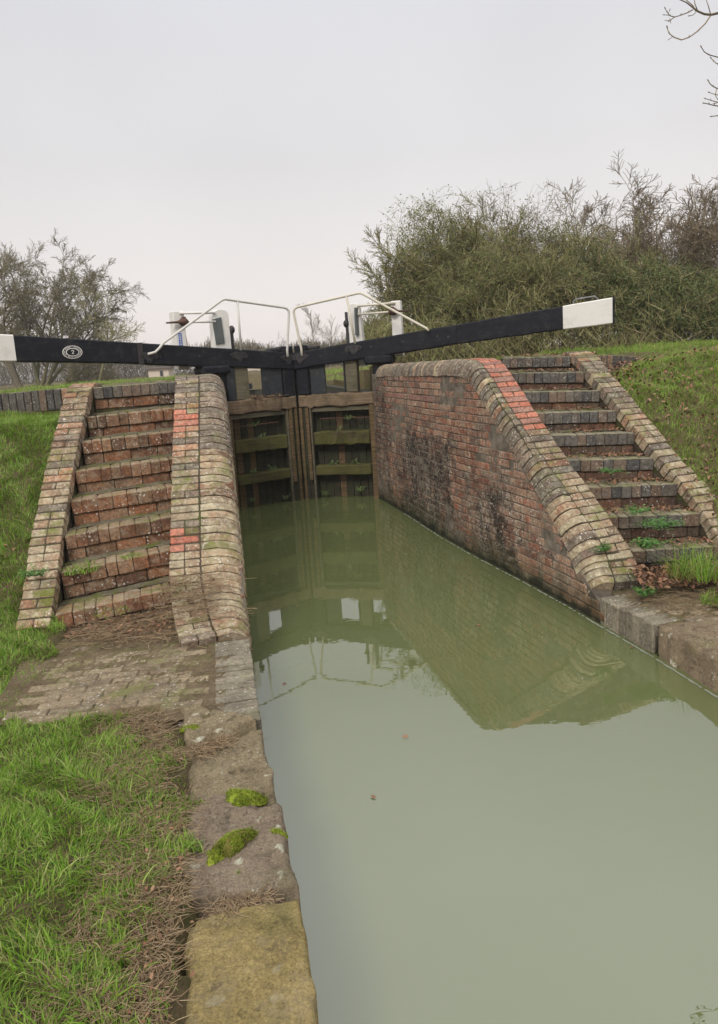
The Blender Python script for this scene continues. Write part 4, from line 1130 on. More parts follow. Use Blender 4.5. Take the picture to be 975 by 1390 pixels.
# near lawn beside the coping stones
def kn(x, y):
    xe = xl(y) - .41 - .10 * np.clip((y - 2.75) / .5, 0, 1) * 0 + edge_noise(x, y) - .05 * (y < 2.0) - np.where((y > 2.65) & (y < 3.4), .10 + .22 * np.clip((y - 2.9) / .4, 0, 1), 0)
    far = 3.40 + .03 * np.sin(x * 8) + np.clip(-x - 1.75, 0, 1) * 1.2
    return (x < xe) & ((y < far) | (x < -1.86 - .22 * (y - 3.7) + .05 * np.sin(y * 21)))
x, y = scatter(-3.2, -.3, .9, 4.75, 190000, kn)
far_thin = (rs.uniform(0, 1, len(x)) < np.clip(1.25 - .1 * y, .5, 1)) & (rs.uniform(0, 1, len(x)) < .62 + .6 * clump(x, y, 2.5))
x, y = x[far_thin], y[far_thin]; z = hgt(x, y) - .008
P_ = np.stack([x, y, z], 1)
blades('grass', P_, .022, .068, .0024, .0056, 'grass_blade', 1.3, 'lush green lawn grass beside the foreground coping stones', 'grass', lod=True)
xs_ = rs.uniform(0, .4, 3500); ys_ = rs.uniform(1.0, 3.2, 3500); blades('grass', np.stack([xl(ys_) - .38 - xs_, ys_, hgt(xl(ys_) - .38 - xs_, ys_) - .005], 1)[clump(xs_, ys_, 6) > .5], .015, .05, .002, .004, 'grass_blade', 1.3, 'sparse short grass between the lawn and the coping stones', 'grass')
m_ = rs.uniform(0, 1, len(P_)) < .05
blades('grass', P_[m_][:3000], .07, .12, .003, .0055, 'grass_blade', 1.1, 'taller arching grass blades scattered over the foreground lawn', 'grass')
# left bank
def kb(x, y):
    t = np.clip((y - 4.66) / 1.8, -.3, 1.3); xe = -2.27 - .16 * t + .03 * np.sin(y * 13)
    return (x < xe) & (y < 7.42 + .0 * x)
x, y = scatter(-5.0, -2.2, 3.6, 7.45, 145000, kb); k = rs.uniform(0, 1, len(x)) < (.65 + .6 * clump(x, y, 1.7)) * np.where(x < -4.5, .35, 1); x, y = x[k], y[k]
blades('grass', np.stack([x, y, hgt(x, y) - .01], 1), .025, .085, .003, .006, 'grass_blade', 1.3, 'rough green grass on the bank left of the left steps', 'grass', lod=True)
# upper level, left and behind
def ku(x, y): return ((x < xl(y) - .55) & ((y > 7.6) | ((x > -2.35) & (y > 6.98) & (x < -1.85 - .17 * (y - 7))))) 
x, y = scatter(-9, -1.8, 6.9, 15, 45000, ku)
blades('grass', np.stack([x, y, hgt(x, y) - .01], 1), .02, .065, .004, .008, 'grass_blade', .9, 'short grass on the level ground behind the left steps', 'grass', lod=True)
# right bank and level
def kr(x, y):
    xs = np.interp(y, [5.1, 6.0, 7.3, 7.7], [2.90, 2.76, 2.50, 2.1]) + .05 * np.sin(y * 9)
    lev = (y > 7.75) & (x > xr(y) + .50)
    yw = np.interp(x, [2.42, 2.62, 2.91, 3.2, 3.5, 4.14], [7.75, 8.2, 8.7, 9.07, 9.4, 10.1]); nw = (x > 2.3) & (x < 3.75) & (y > yw - .55) & (y < yw + .12)
    return (((x > xs) & (y > 5.2)) | lev) & ~nw
x, y = scatter(.6, 9, 5.2, 15.5, 70000, kr); x2, y2 = scatter(2.3, 4.8, 5.2, 9.2, 72000, kr); x = np.concatenate([x, x2]); y = np.concatenate([y, y2])
dens = np.where(y < 7.5, .55 + .6 * clump(x, y, 1.4), .85) * np.where(x > 6, .5, 1) * np.where(y > 11, .6, 1)
k = rs.uniform(0, 1, len(x)) < dens; x, y = x[k], y[k]
blades('grass', np.stack([x, y, hgt(x, y) - .01], 1), .025, .085, .0035, .007, 'bank_blade', 1.2, 'patchy yellow green grass on the bank and level ground right of the right steps', 'grass', lod=True)
# strips either side of the chamber behind the gate
def kc(x, y): return ((x > xr(y) + .25) & (x < xr(y) + 6)) | ((x < xl(y) - .25) & (x > xl(y) - 5))
x, y = scatter(-12, 6, 12, 30, 34000, kc)
blades('grass', np.stack([x, y, hgt(x, y) - .01], 1), .05, .16, .008, .016, 'bank_blade', 1., 'grass along the lock chamber beyond the gates', 'grass', lod=True)
# fringe hanging over the right low wall and mound under the bushes
x = rs.uniform(3.0, 8.5, 16000); y = 10.8 + rs.uniform(-.6, 1.4, 16000) + (x - 3) * .12
z = hgt(x, y) + .04 * np.exp(-((y - 11.3 - (x - 3) * .12) / .5) ** 2) * (1 + .5 * np.sin(x * 2.2)) - .02
blades('tall_grass', np.stack([x, y, z], 1), .06, .15, .005, .010, 'bank_blade', 1.2, 'tussocky pale grass along the foot of the bushes', 'grass', lod=True)
# grass tufts and seedlings
def tuft(n, cx, cy, cz, r, h0, h1, label, mat='grass_blade', wd=(.003, .006), cat='grass tuft', name='grass_tuft'):
    a = rs.uniform(0, 6.28, n); rr = r * np.sqrt(rs.uniform(0, 1, n)); P = np.stack([cx + rr * np.cos(a), cy + rr * np.sin(a), np.full(n, cz)], 1)
    return blades(name, P, h0, h1, wd[0], wd[1], mat, 1.3, label, cat)
tuft(260, 2.42, 4.78, .235, .10, .04, .12, 'small bright green grass tuft on the right landing near the canal edge')
p = at(940, 742, 5.02); tuft(240, p.x, p.y, .36, .17, .10, .30, 'arching green grass tuft sprouting from the lowest right step')
p = at(975, 765, 4.95); tuft(160, p.x, p.y, .34, .15, .1, .28, 'grass tuft at the right edge beside the lowest right step')
for (px_, py_, Y_, n_, r_, hh, lab) in ((118, 775, 4.98, 160, .09, .09, 'green grass sprouting on the left end of the second left step'), (100, 778, 4.96, 120, .07, .07, 'short grass against the raking wall on the second left step'), (178, 757, 5.12, 90, .07, .05, 'short grass tuft in the middle of the second left step'), (150, 832, 4.6, 90, .12, .03, 'thin mossy grass on the lowest left step')):
    p = at(px_, py_, Y_); tuft(n_, p.x, p.y, p.z, r_, .02, hh, lab)

# leaves (curled quads)
def leaves(name, P, size, mat, label, cat='leaves', tilt=.7):
    n = len(P); V = np.zeros((n, 6, 3)); a = rs.uniform(0, 6.28, n); s_ = rs.uniform(size * .5, size * 1.1, n); tl = rs.uniform(-tilt, tilt, n); cu = rs.uniform(.1, .5, n)
    ux, uy, uz = np.cos(a) * np.cos(tl), np.sin(a) * np.cos(tl), np.sin(tl); vx, vy = -np.sin(a), np.cos(a); rl_ = rs.uniform(-.5, .5, n)
    for j, (u_, v_, w_) in enumerate(((-1, 0, 0), (-.3, -.5, 1), (-.3, .5, 1), (.4, -.42, 1), (.4, .42, 1), (1, 0, .3))):
        V[:, j, 0] = P[:, 0] + s_ * .5 * (u_ * ux + v_ * vx); V[:, j, 1] = P[:, 1] + s_ * .5 * (u_ * uy + v_ * vy); V[:, j, 2] = P[:, 2] + s_ * .5 * (u_ * uz + v_ * rl_ + w_ * cu * abs(v_) * 1.2) + .004
    T = np.array([[0, 1, 2], [1, 3, 2], [2, 3, 4], [3, 5, 4]]).ravel(); F = (np.arange(n)[:, None] * 6 + T[None, :]).ravel()
    o = link(name, np_mesh(name, V.reshape(-1, 3), 3, F, mat)); o['kind'] = 'stuff'; o['label'] = label; o['category'] = cat; return o
def stalks(name, P, L0, L1, rad, mat, label, cat='twigs', flatness=.12):
    n = len(P); a = rs.uniform(0, 6.28, n); l = rs.uniform(L0, L1, n); segs = []
    d = np.stack([np.cos(a), np.sin(a), rs.uniform(-.2, 1, n) * flatness], 1); p0 = P.copy()
    bend = rs.uniform(-1, 1, n); A = []; B = []
    for j in range(3):
        aa = a + bend * j * .6; d = np.stack([np.cos(aa), np.sin(aa), rs.uniform(-.3, .6, n) * flatness], 1); p1 = p0 + d * (l / 3)[:, None]; A.append(p0); B.append(p1); p0 = p1
    A = np.concatenate(A); B = np.concatenate(B)
    o = link(name, seg_mesh(name, A, B, np.full(len(A), rad), np.full(len(A), rad * .7), mat, 3)); o['kind'] = 'stuff'; o['label'] = label; o['category'] = cat; return o
def seg_mesh(name, A, B, ra, rb, mat, n=3):
    A = np.asarray(A, float); B = np.asarray(B, float); ra = np.asarray(ra, float); rb = np.asarray(rb, float)
    d = B - A; L_ = np.linalg.norm(d, axis=1, keepdims=True) + 1e-9; d = d / L_
    ref = np.where(np.abs(d[:, 2:3]) < .9, np.array([[0, 0, 1.]]), np.array([[1., 0, 0]])); u = np.cross(d, ref); u /= np.linalg.norm(u, axis=1, keepdims=True) + 1e-9; v = np.cross(d, u)
    m_ = len(A); V = np.zeros((m_, 2 * n, 3)); B2 = B + d * np.minimum(rb, ra)[:, None] * .5
    for k in range(n):
        an = 2 * math.pi * k / n; dr = u * math.cos(an) + v * math.sin(an)
        V[:, k] = A + dr * ra[:, None]; V[:, n + k] = B2 + dr * rb[:, None]
    T = np.array([[k, (k + 1) % n, n + (k + 1) % n, n + k] for k in range(n)]).ravel(); F = (np.arange(m_)[:, None] * 2 * n + T[None, :]).ravel()
    return np_mesh(name, V.reshape(-1, 3), 4, F, mat, n > 4)

def stair_pts(A, B, n, back0=.0, back1=.3, kk=None, u0=0, u1=1):
    P = []
    for _ in range(n):
        k = random.choice(kk) if kk else random.randrange(len(A)); a, b = A[k], B[k]; t = b - a; bk = Vector((-t.y, t.x, 0)).normalized()
        P.append(a + t * random.uniform(u0, u1) + bk * random.uniform(back0, back1) + Vector((0, 0, .008 + random.random() * .015)))
    return np.array([tuple(p) for p in P])
leaves('leaf_litter', np.concatenate([stair_pts(RA, RB, 700, .12, .28, None, .3, 1), stair_pts(RA, RB, 620, .03, .27, [0, 1, 2, 3], 0, 1), stair_pts(RA, RB, 260, .1, .26)]), .038, 'dead_leaf', 'brown dead leaves lying on the treads of the right steps')
x = rs.uniform(2.0, 3.5, 1500); y = 4.98 + rs.uniform(0, .24, 1500) ** 1.0 + (x - 2) * .0; z = .28 + (y - 4.98) * .3 + rs.uniform(0, .05, 1500)
leaves('leaf_litter', np.stack([x, y, z], 1), .055, 'dead_leaf', 'drift of dark red dead leaves against the lowest right step', tilt=1.)
x, y = scatter(2.5, 6.5, 5.0, 9.0, 8500, lambda x, y: (x > np.interp(y, [5.1, 7.3, 9], [2.85, 2.45, 2.6])) & (rs.uniform(0, 1, len(x)) < np.clip(1.35 - (x - 2.6) * .35 - (y - 5.2) * .12, .04, 1) * (.3 + .9 * clump(x, y, 2.1)))); 
leaves('leaf_litter', np.stack([x, y, hgt(x, y) + rs.uniform(.01, .06, len(x))], 1), .05, 'dead_leaf', 'fallen brown leaves scattered over the grassy right bank', tilt=1.)
x = rs.uniform(-2.3, -1.3, 420); y = 4.72 + rs.uniform(-.30, .06, 420) + (x + 2.3) * .08
leaves('leaf_litter', np.stack([x, y, .372 + rs.uniform(0, .03, 420)], 1)[rs.uniform(0, 1, 420) < .75], .045, 'dead_leaf', 'reddish dead leaves heaped at the foot of the left steps')
x = rs.uniform(-3.2, -2.35, 70); y = 4.7 + rs.uniform(0, .9, 70); leaves('leaf_litter', np.stack([x, y, hgt(x, y) + .02], 1)[(x > -2.8)], .05, 'dead_leaf', 'few dead leaves in the grass beside the left raking wall')
# dry stalks
P_ = []
x = rs.uniform(-1.95, -.95, 900); y = 4.58 + rs.uniform(-.22, .28, 900)
stalks('dry_stalks', np.stack([x, y, .368 + rs.uniform(0, .04, 900)], 1), .08, .26, .0016, 'dry_stalk', 'matted dry stalks at the foot of the left steps')
x = rs.uniform(-1.35, -.98, 260); y = 4.62 + rs.uniform(-.15, .3, 260); stalks('dry_stalks', np.stack([x, y, .46 + (y - 4.5) * .4 + rs.uniform(0, .05, 260)], 1), .1, .3, .0018, 'dry_stalk', 'dead stalks draped over the foot of the left sloping coping', flatness=.6)
y = rs.uniform(1.2, 3.45, 4800); x = xl(y) - .36 - .34 * rs.uniform(0, 1, 4800) ** 1.3 - np.where(y > 2.65, .12, 0) - np.where(y < 2.05, .04, 0)
stalks('dry_stalks', np.stack([x, y, hgt(x, y) + rs.uniform(.0, .022, 4800)], 1), .03, .12, .0011, 'dry_stalk', 'dry brown stalks between the lawn and the foreground coping stones', flatness=.3)
y = rs.uniform(1.2, 3.4, 260); x = xl(y) - .46 + rs.normal(0, .06, 260) - np.where(y > 2.65, .12, 0); leaves('leaf_litter', np.stack([x, y, hgt(x, y) + rs.uniform(.005, .02, 260)], 1), .022, 'dead_leaf', 'crumbled leaf scraps beside the foreground coping stones')
f_c = [(-.90, 2.98), (-.80, 3.03), (-.72, 3.09), (-.66, 3.17)]
P_ = np.array([(c[0] + rs.normal(0, .02), c[1] + rs.normal(0, .02), .345 + rs.uniform(0, .02)) for c in f_c[:3] for _ in range(150)]); stalks('dry_stalks', P_, .03, .10, .0013, 'dry_stalk', 'reddish roots filling the crack below the brick edge')
P_ = np.array([(-.56 + .17 * t + rs.normal(0, .018), 2.03 + .07 * t + rs.normal(0, .014), .335 + rs.uniform(0, .02)) for t in rs.uniform(0, 1, 260)]); stalks('dry_stalks', P_, .03, .12, .0013, 'dry_stalk', 'dry roots in the joint above the yellow sandstone block')
x, y = scatter(2.0, 3.2, 4.5, 5.1, 500, lambda x, y: x > xr(y) + .2); stalks('dry_stalks', np.stack([x, y, .225 + (x - 2) * .05 + rs.uniform(0, .03, len(x))], 1), .05, .18, .0014, 'dry_stalk', 'thin dry stems lying on the right landing')
# debris on the gate walkway
P_ = np.array([tuple(PL(rs.uniform(.25, .72), -rs.uniform(.02, .2), 1.60 + abs(rs.normal(0, .018)))) for _ in range(150)]); leaves('leaf_litter', P_, .055, 'dead_leaf', 'small heap of curled brown leaves on the top rail of the left gate', tilt=1.2)
P_ = np.array([tuple(PL(rs.uniform(.25, .85), -rs.uniform(.02, .2), 1.605 + abs(rs.normal(0, .012)))) for _ in range(130)]); stalks('dry_stalks', P_, .06, .2, .003, 'dry_stalk', 'dead reed stems on the top rail of the left gate', flatness=.4)

x = rs.uniform(-.6, 2.2, 46); y = rs.uniform(2.6, 9.8, 46); k = (x > xl(y) + .1) & (x < xr(y) - .05) & ((x > xr(y) - .30) | (x < xl(y) + .35) | (rs.uniform(0, 1, 46) < .12))
leaves('floating_leaves', np.stack([x, y, np.full(46, .002)], 1)[k], .035, 'dead_leaf', 'few small dead leaves floating near the canal walls', tilt=.05)
# moss
def moss(cx, cy, cz, rx, ry, h, n, label, rot=0):
    m0 = MB(); N = 22; rr = random.Random(int(cx * 100)); 
    for i in range(5):
        ph = i / 4 * math.pi / 2
        for k in range(N):
            a = 2 * math.pi * k / N; j = 1 + .22 * math.sin(3 * a + cx * 9) + .13 * math.sin(5 * a + cx * 40) + .08 * math.sin(9 * a)
            X, Y = rx * j * math.cos(ph) * math.cos(a), ry * j * math.cos(ph) * math.sin(a)
            m0.v.append((cx + X * math.cos(rot) - Y * math.sin(rot), cy + X * math.sin(rot) + Y * math.cos(rot), cz - .01 + h * math.sin(ph) * (1 + .3 * math.sin(a * 3 + i))))
    for i in range(4):
        for k in range(N): m0.f.append((i * N + k, i * N + (k + 1) % N, (i + 1) * N + (k + 1) % N, (i + 1) * N + k))
    o = root('moss_clump', (cx, cy, cz), label, 'moss')
    m0.build('cushion', 'moss_tuft', o, True)
    a = rs.uniform(0, 6.28, n); r_ = np.sqrt(rs.uniform(0, 1, n)); j = 1 + .22 * np.sin(3 * a + cx * 9) + .13 * np.sin(5 * a + cx * 40) + .08 * np.sin(9 * a)
    X, Y = rx * j * r_ * np.cos(a), ry * j * r_ * np.sin(a)
    P = np.stack([X * math.cos(rot) - Y * math.sin(rot), X * math.sin(rot) + Y * math.cos(rot), h * np.sqrt(np.maximum(0, 1 - r_ ** 2)) - .014], 1)
    b = blades('moss_shoots', P, .008, .022, .0018, .0036, 'moss_tuft', 1.2, parent=o)
moss(-.545, 2.64, .348, .085, .045, .034, 3200, 'bright green moss cushion on the brown coping stone', -.1)
moss(-.535, 2.36, .352, .085, .038, .042, 3400, 'long dark green moss clump on the pinkish coping stone', .75)
moss(-.595, 2.30, .35, .03, .03, .02, 500, 'pale mossy tuft at the end of the long moss clump', 0)
moss(-.385, 2.41, .345, .034, .018, .02, 600, 'tiny dark moss patch near the canal edge of the pinkish stone', 0)
moss(-.485, 2.215, .345, .016, .014, .010, 200, 'smallest moss spot in a hollow of the pinkish stone', 0)
moss(-.885, 3.24, .355, .05, .03, .008, 700, 'thin green moss film on the cracked slab', 0)

# weeds
def weed(cx, cy, cz, r, h, n, label, sz=.03):
    A, B = [], []; P = []
    for _ in range(n):
        a = random.uniform(0, 6.28); d = Vector((math.cos(a), math.sin(a), 0)); l = random.uniform(.3, 1) * r; b_ = Vector((cx, cy, cz)) + d * random.uniform(0, r * .25); tp = b_ + d * l + Vector((0, 0, h * random.uniform(.25, 1)))
        A.append(b_); B.append(tp)
        for t in (.35, .55, .75, 1.): q_ = b_.lerp(tp, t); P += [tuple(q_ + Vector([random.uniform(-1, 1) * sz * .6 for _ in range(3)])) for _ in range(3)]
    o = root('weed', (cx, cy, cz), label, 'weed')
    s_ = link('stems', seg_mesh('stems', A, B, np.full(n, .0018), np.full(n, .001), 'weed_leaf', 3)); s_.parent = o; s_.matrix_basis = Matrix.Translation(o.location).inverted()
    P = np.array(P); m_ = len(P); V = np.zeros((m_, 4, 3)); a = rs.uniform(0, 6.28, m_); s1 = rs.uniform(.5, 1, m_) * sz; e = rs.uniform(-.4, .6, m_)
    for j, (u_, v_) in enumerate(((-.5, 0), (0, -.28), (.5, 0), (0, .28))):
        V[:, j, 0] = P[:, 0] + s1 * (u_ * np.cos(a) - v_ * np.sin(a)); V[:, j, 1] = P[:, 1] + s1 * (u_ * np.sin(a) + v_ * np.cos(a)); V[:, j, 2] = P[:, 2] + s1 * u_ * e
    F = (np.arange(m_)[:, None] * 4 + np.arange(4)[None, :]).ravel()
    l_ = link('leaves', np_mesh('leaves', V.reshape(-1, 3), 4, F, 'weed_leaf')); l_['kind'] = 'stuff'; l_.parent = o; l_.matrix_basis = Matrix.Translation(o.location).inverted()
p = at(818, 748, 5.38); weed(p.x, p.y, p.z, .10, .07, 26, 'feathery green weed growing on the right sloping coping', .022)
p = at(872, 788, 4.98); weed(p.x, p.y, .26, .10, .06, 20, 'small weed at the foot of the right sloping coping', .03)
p = at(862, 695, 5.5); weed(p.x, p.y, p.z, .14, .03, 26, 'green weed creeping on the eighth step down, right bank', .03)
p = at(885, 735, 5.15); weed(p.x, p.y, p.z - .03, .13, .05, 22, 'broad leaved weed in front of the lowest right step', .04)
p = at(895, 712, 5.36); weed(p.x, p.y, p.z, .16, .02, 30, 'trailing weed hanging down the face of the second right step', .035)
p = at(830, 640, 5.93); weed(p.x, p.y, p.z, .12, .03, 20, 'small creeping weed on a middle step of the right bank', .025)
p = at(45, 782, 4.75); weed(p.x, p.y, p.z, .10, .05, 20, 'leafy weed beside the left raking wall', .03)

# ------------------------------------------------------------------ beyond the gate: chamber, far gate, hut
cw = root('chamber_wall', (0, 20, 0), 'brick side walls of the lock chamber behind the gates', 'wall')
for sgn, fx, nm in ((-1, xl, 'l'), (1, xr, 'r')):
    b = MB(); yy = np.linspace(11.0, 34, 30)
    for y in yy:
        x0 = float(fx(y)); x1 = x0 + sgn * .5
        b.v += [(x0, y, -1.3), (x0, y, 1.58), (x1, y, 1.58), (x1, y, -1.3)]
    for i in range(29):
        k = i * 4
        for u in range(4): b.f.append((k + u, k + (u + 1) % 4, k + 4 + (u + 1) % 4, k + 4 + u))
    b.f.append((0, 1, 2, 3)); b.f.append(tuple(range(116, 120))); b.build('chamber_side', 'timber_black', cw)
fg = root('lock_gate', (-5.3, 33, 0), 'far top gate of the lock seen under the left balance beam', 'lock gate')
b = MB(); b.box(-7.2, -3.8, 33.2, 33.5, -1.3, 1.05); b.build('gate_leaf', 'timber_black', fg)
b = MB(); b.box(-9.5, -4.6, 32.9, 33.2, 1.10, 1.35); b.build('balance_beam', 'black_paint', fg)
b = MB(); b.box(-4.9, -4.75, 33, 33.15, 1.05, 2.0); b.build('paddle_post', 'white_paint', fg)
hp = at(216, 513, 68)
hu = root('hut', (hp.x, hp.y, hp.z), 'small pale hut far off under the left balance beam', 'hut')
b = MB(); b.box(hp.x - .95, hp.x + .95, hp.y, hp.y + 2, hp.z - 1.0, hp.z + .86); b.build('wall', 'hut_wall', hu)
b = MB(); b.box(hp.x - 1.5, hp.x + 1.25, hp.y - .3, hp.y + 2.3, hp.z + .87, hp.z + 1.03); b.build('roof', 'hut_roof', hu)
b = MB(); b.box(hp.x + .15, hp.x + .42, hp.y - .05, hp.y - .01, hp.z + .15, hp.z + .65); b.build('window', 'hut_dark', hu)
bp = at(345, 512, 54)
bu = root('cottage', (bp.x, bp.y, bp.z), 'pale distant building seen through the gap beneath the left gate beam', 'building')
b = MB(); b.box(bp.x - 1.4, bp.x + 1.1, bp.y, bp.y + 5, bp.z - 1.5, bp.z + 1.0); b.build('wall', 'hut_wall', bu)
b = MB(); b.add([(bp.x - 1.7, bp.y - .3, bp.z + 1.0), (bp.x + 1.4, bp.y - .3, bp.z + 1.0), (bp.x + 1.4, bp.y + 5.3, bp.z + 1.0), (bp.x - 1.7, bp.y + 5.3, bp.z + 1.0), (bp.x - 1.7, bp.y + 2.5, bp.z + 1.9), (bp.x + 1.4, bp.y + 2.5, bp.z + 1.9)], [(0, 1, 5, 4), (2, 3, 4, 5), (0, 4, 3), (1, 2, 5), (0, 3, 2, 1)]); b.build('roof', 'hut_roof', bu)
b = MB(); b.box(bp.x - .2, bp.x + .3, bp.y - .05, bp.y - .01, bp.z - .2, bp.z + .5); b.build('window', 'hut_dark', bu)

# ------------------------------------------------------------------ trees
STEM = [0]
def grow(rng, base, d0, length, rad, depth, nseg=6, wander=.16, spread=.75, kids=(4, 7), ratio=.62, upb=.05, segs=None, lv=0, start=.25, twig_r=.006, droop=0.):
    if segs is None: segs = []
    if lv == 0: STEM[0] += 1
    d = Vector(d0).normalized(); p = Vector(base); sl_ = length / nseg; pts = [p.copy()]; dirs = [d.copy()]
    for i in range(nseg):
        d = d + Vector((rng.gauss(0, wander), rng.gauss(0, wander), rng.gauss(0, wander) + upb - droop * (lv >= 2) * i / nseg)); d.normalize()
        q = p + d * sl_; r0_ = rad * (1 - .93 * i / nseg) ; r1_ = rad * (1 - .93 * (i + 1) / nseg)
        segs.append((tuple(p), tuple(q), max(twig_r * .6, r0_), max(twig_r * .5, r1_), lv, STEM[0])); p = q; pts.append(p.copy()); dirs.append(d.copy())
    if depth > 0:
        n = rng.randint(*kids)
        for j in range(n):
            t = start + (1 - start) * (j + rng.random()) / n; i = min(nseg - 1, int(t * nseg)); bp_ = pts[i].lerp(pts[i + 1], t * nseg - i)
            ax = dirs[i].orthogonal().normalized(); ax.rotate(Matrix.Rotation(rng.uniform(0, 6.283), 3, dirs[i])); an = spread * rng.uniform(.6, 1.25)
            nd = dirs[i] * math.cos(an) + ax * math.sin(an)
            grow(rng, bp_, nd, length * ratio * rng.uniform(.7, 1.15) * (1.1 - .45 * t), rad * (1 - .8 * t) * .66, depth - 1, max(3, nseg - 2), wander, spread, kids, ratio, upb, segs, lv + 1, .15, twig_r, droop)
    return segs
def tree(name, base, label, cat, segs, split, mats, group=None, leafn=0, leafmat='ivy_leaf', leafsize=.06, leaf_filter=None, seedv=0, sides=5):
    o = root(name, tuple(base), label, cat, group)
    Minv = Matrix.Translation(o.location).inverted()
    tk = [s_ for s_ in segs if s_[4] < split]; cn = [s_ for s_ in segs if s_[4] >= split]
    ids = sorted({s_[5] for s_ in tk})
    for nm, ss, mt_, n in [('trunk' if len(ids) == 1 else 'stem', [s_ for s_ in tk if s_[5] == i_], mats[0], 6) for i_ in ids] + [('crown', cn, mats[1], 3)]:
        if not ss: continue
        mt_ = mt_; A = np.array([s_[0] for s_ in ss]); B = np.array([s_[1] for s_ in ss]); c = link(nm, seg_mesh(nm, A, B, [s_[2] for s_ in ss], [s_[3] for s_ in ss], mt_, n)); c.parent = o; c.matrix_basis = Minv
        if nm == 'crown': c['kind'] = 'stuff'
    if leafn:
        cand = [s_ for s_ in cn if (leaf_filter is None or leaf_filter(s_[1]))]
        if cand:
            idx = rs.randint(0, len(cand), leafn); B = np.array([s_[1] for s_ in cand])[idx]; A = np.array([s_[0] for s_ in cand])[idx]; t = rs.uniform(0, 1, (leafn, 1)); P = A + (B - A) * t + rs.normal(0, leafsize * .7, (leafn, 3))
            V = np.zeros((leafn, 4, 3)); u_ = rs.normal(0, 1, (leafn, 3)); u_ /= np.linalg.norm(u_, axis=1, keepdims=True); v_ = np.cross(u_, rs.normal(0, 1, (leafn, 3))); v_ /= np.linalg.norm(v_, axis=1, keepdims=True); s1 = rs.uniform(.5, 1.1, (leafn, 1)) * leafsize
            for j, (a, b_) in enumerate(((-.5, 0), (0, -.3), (.5, 0), (0, .3))): V[:, j] = P + s1 * (a * u_ + b_ * v_)
            c = link('foliage', np_mesh('foliage', V.reshape(-1, 3), 4, (np.arange(leafn)[:, None] * 4 + np.arange(4)[None, :]).ravel(), leafmat)); c['kind'] = 'stuff'; c.parent = o; c.matrix_basis = Minv
    return o
rng = random.Random(12)
# left bare trees
b1 = at(28, 520, 30); s1 = []
grow(rng, b1 - Vector((0, 0, .6)), (-.04, 0, 1), 6.1, .15, 3, 8, .12, .85, (13, 16), .46, .02, s1, twig_r=.012)
grow(rng, b1 - Vector((0, 0, .2)), (-.5, 0, 1), 5.0, .11, 3, 7, .12, .85, (12, 15), .46, .02, s1, twig_r=.012)
tree('bare_tree', b1, 'leafless tree at the left edge with one upright trunk behind the beam', 'tree', s1, 1, ('bark', 'winter_twig'))
b2 = at(54, 520, 31); s2 = []
for dv, ln in (((-.10, 0, 1), 5.0), ((.10, .1, 1), 5.3), ((.30, .1, 1), 5.2), ((.55, -.1, .9), 4.8), ((.85, .2, .75), 4.3), ((1.0, .2, .45), 3.7), ((1.0, -.2, .2), 2.8), ((.42, .3, 1), 5.3), ((.7, .3, .85), 4.8)):
    grow(rng, b2 - Vector((0, 0, .5)) + Vector((rng.uniform(-.2, .2), 0, 0)), dv, ln * 1.04, .085, 3, 7, .12, .85, (11, 13), .44, .01, s2, twig_r=.012)
tree('bare_tree', b2, 'leafless spreading tree with several mossy stems fanning out behind the left beam', 'tree', s2, 1, ('bark_mossy', 'winter_twig'))
b3 = at(134, 520, 29); s3 = grow(rng, b3 - Vector((0, 0, .6)), (.05, 0, 1), 3.1, .09, 4, 6, .13, .8, (4, 7), .66, .03, twig_r=.010)
tree('bare_tree', b3, 'small twiggy leafless tree right of the spreading one behind the left beam', 'tree', s3, 2, ('bark_mossy', 'twig_olive'))
# small far trees between the handrails
for (px_, py_, Y_, hh, lab) in ((426, 505, 55, 3.9, 'small lone leafless tree far off between the two handrails'), (449, 503, 60, 3.2, 'tiny leafless sapling far off beside the right paddle rack')):
    bb = at(px_, py_, Y_); ss = grow(rng, bb, (0, 0, 1), hh, .06, 3, 6, .12, .6, (4, 7), .62, .05, twig_r=.014)
    tree('bare_tree', bb, lab, 'tree', ss, 1, ('twig_brown', 'twig_brown'))

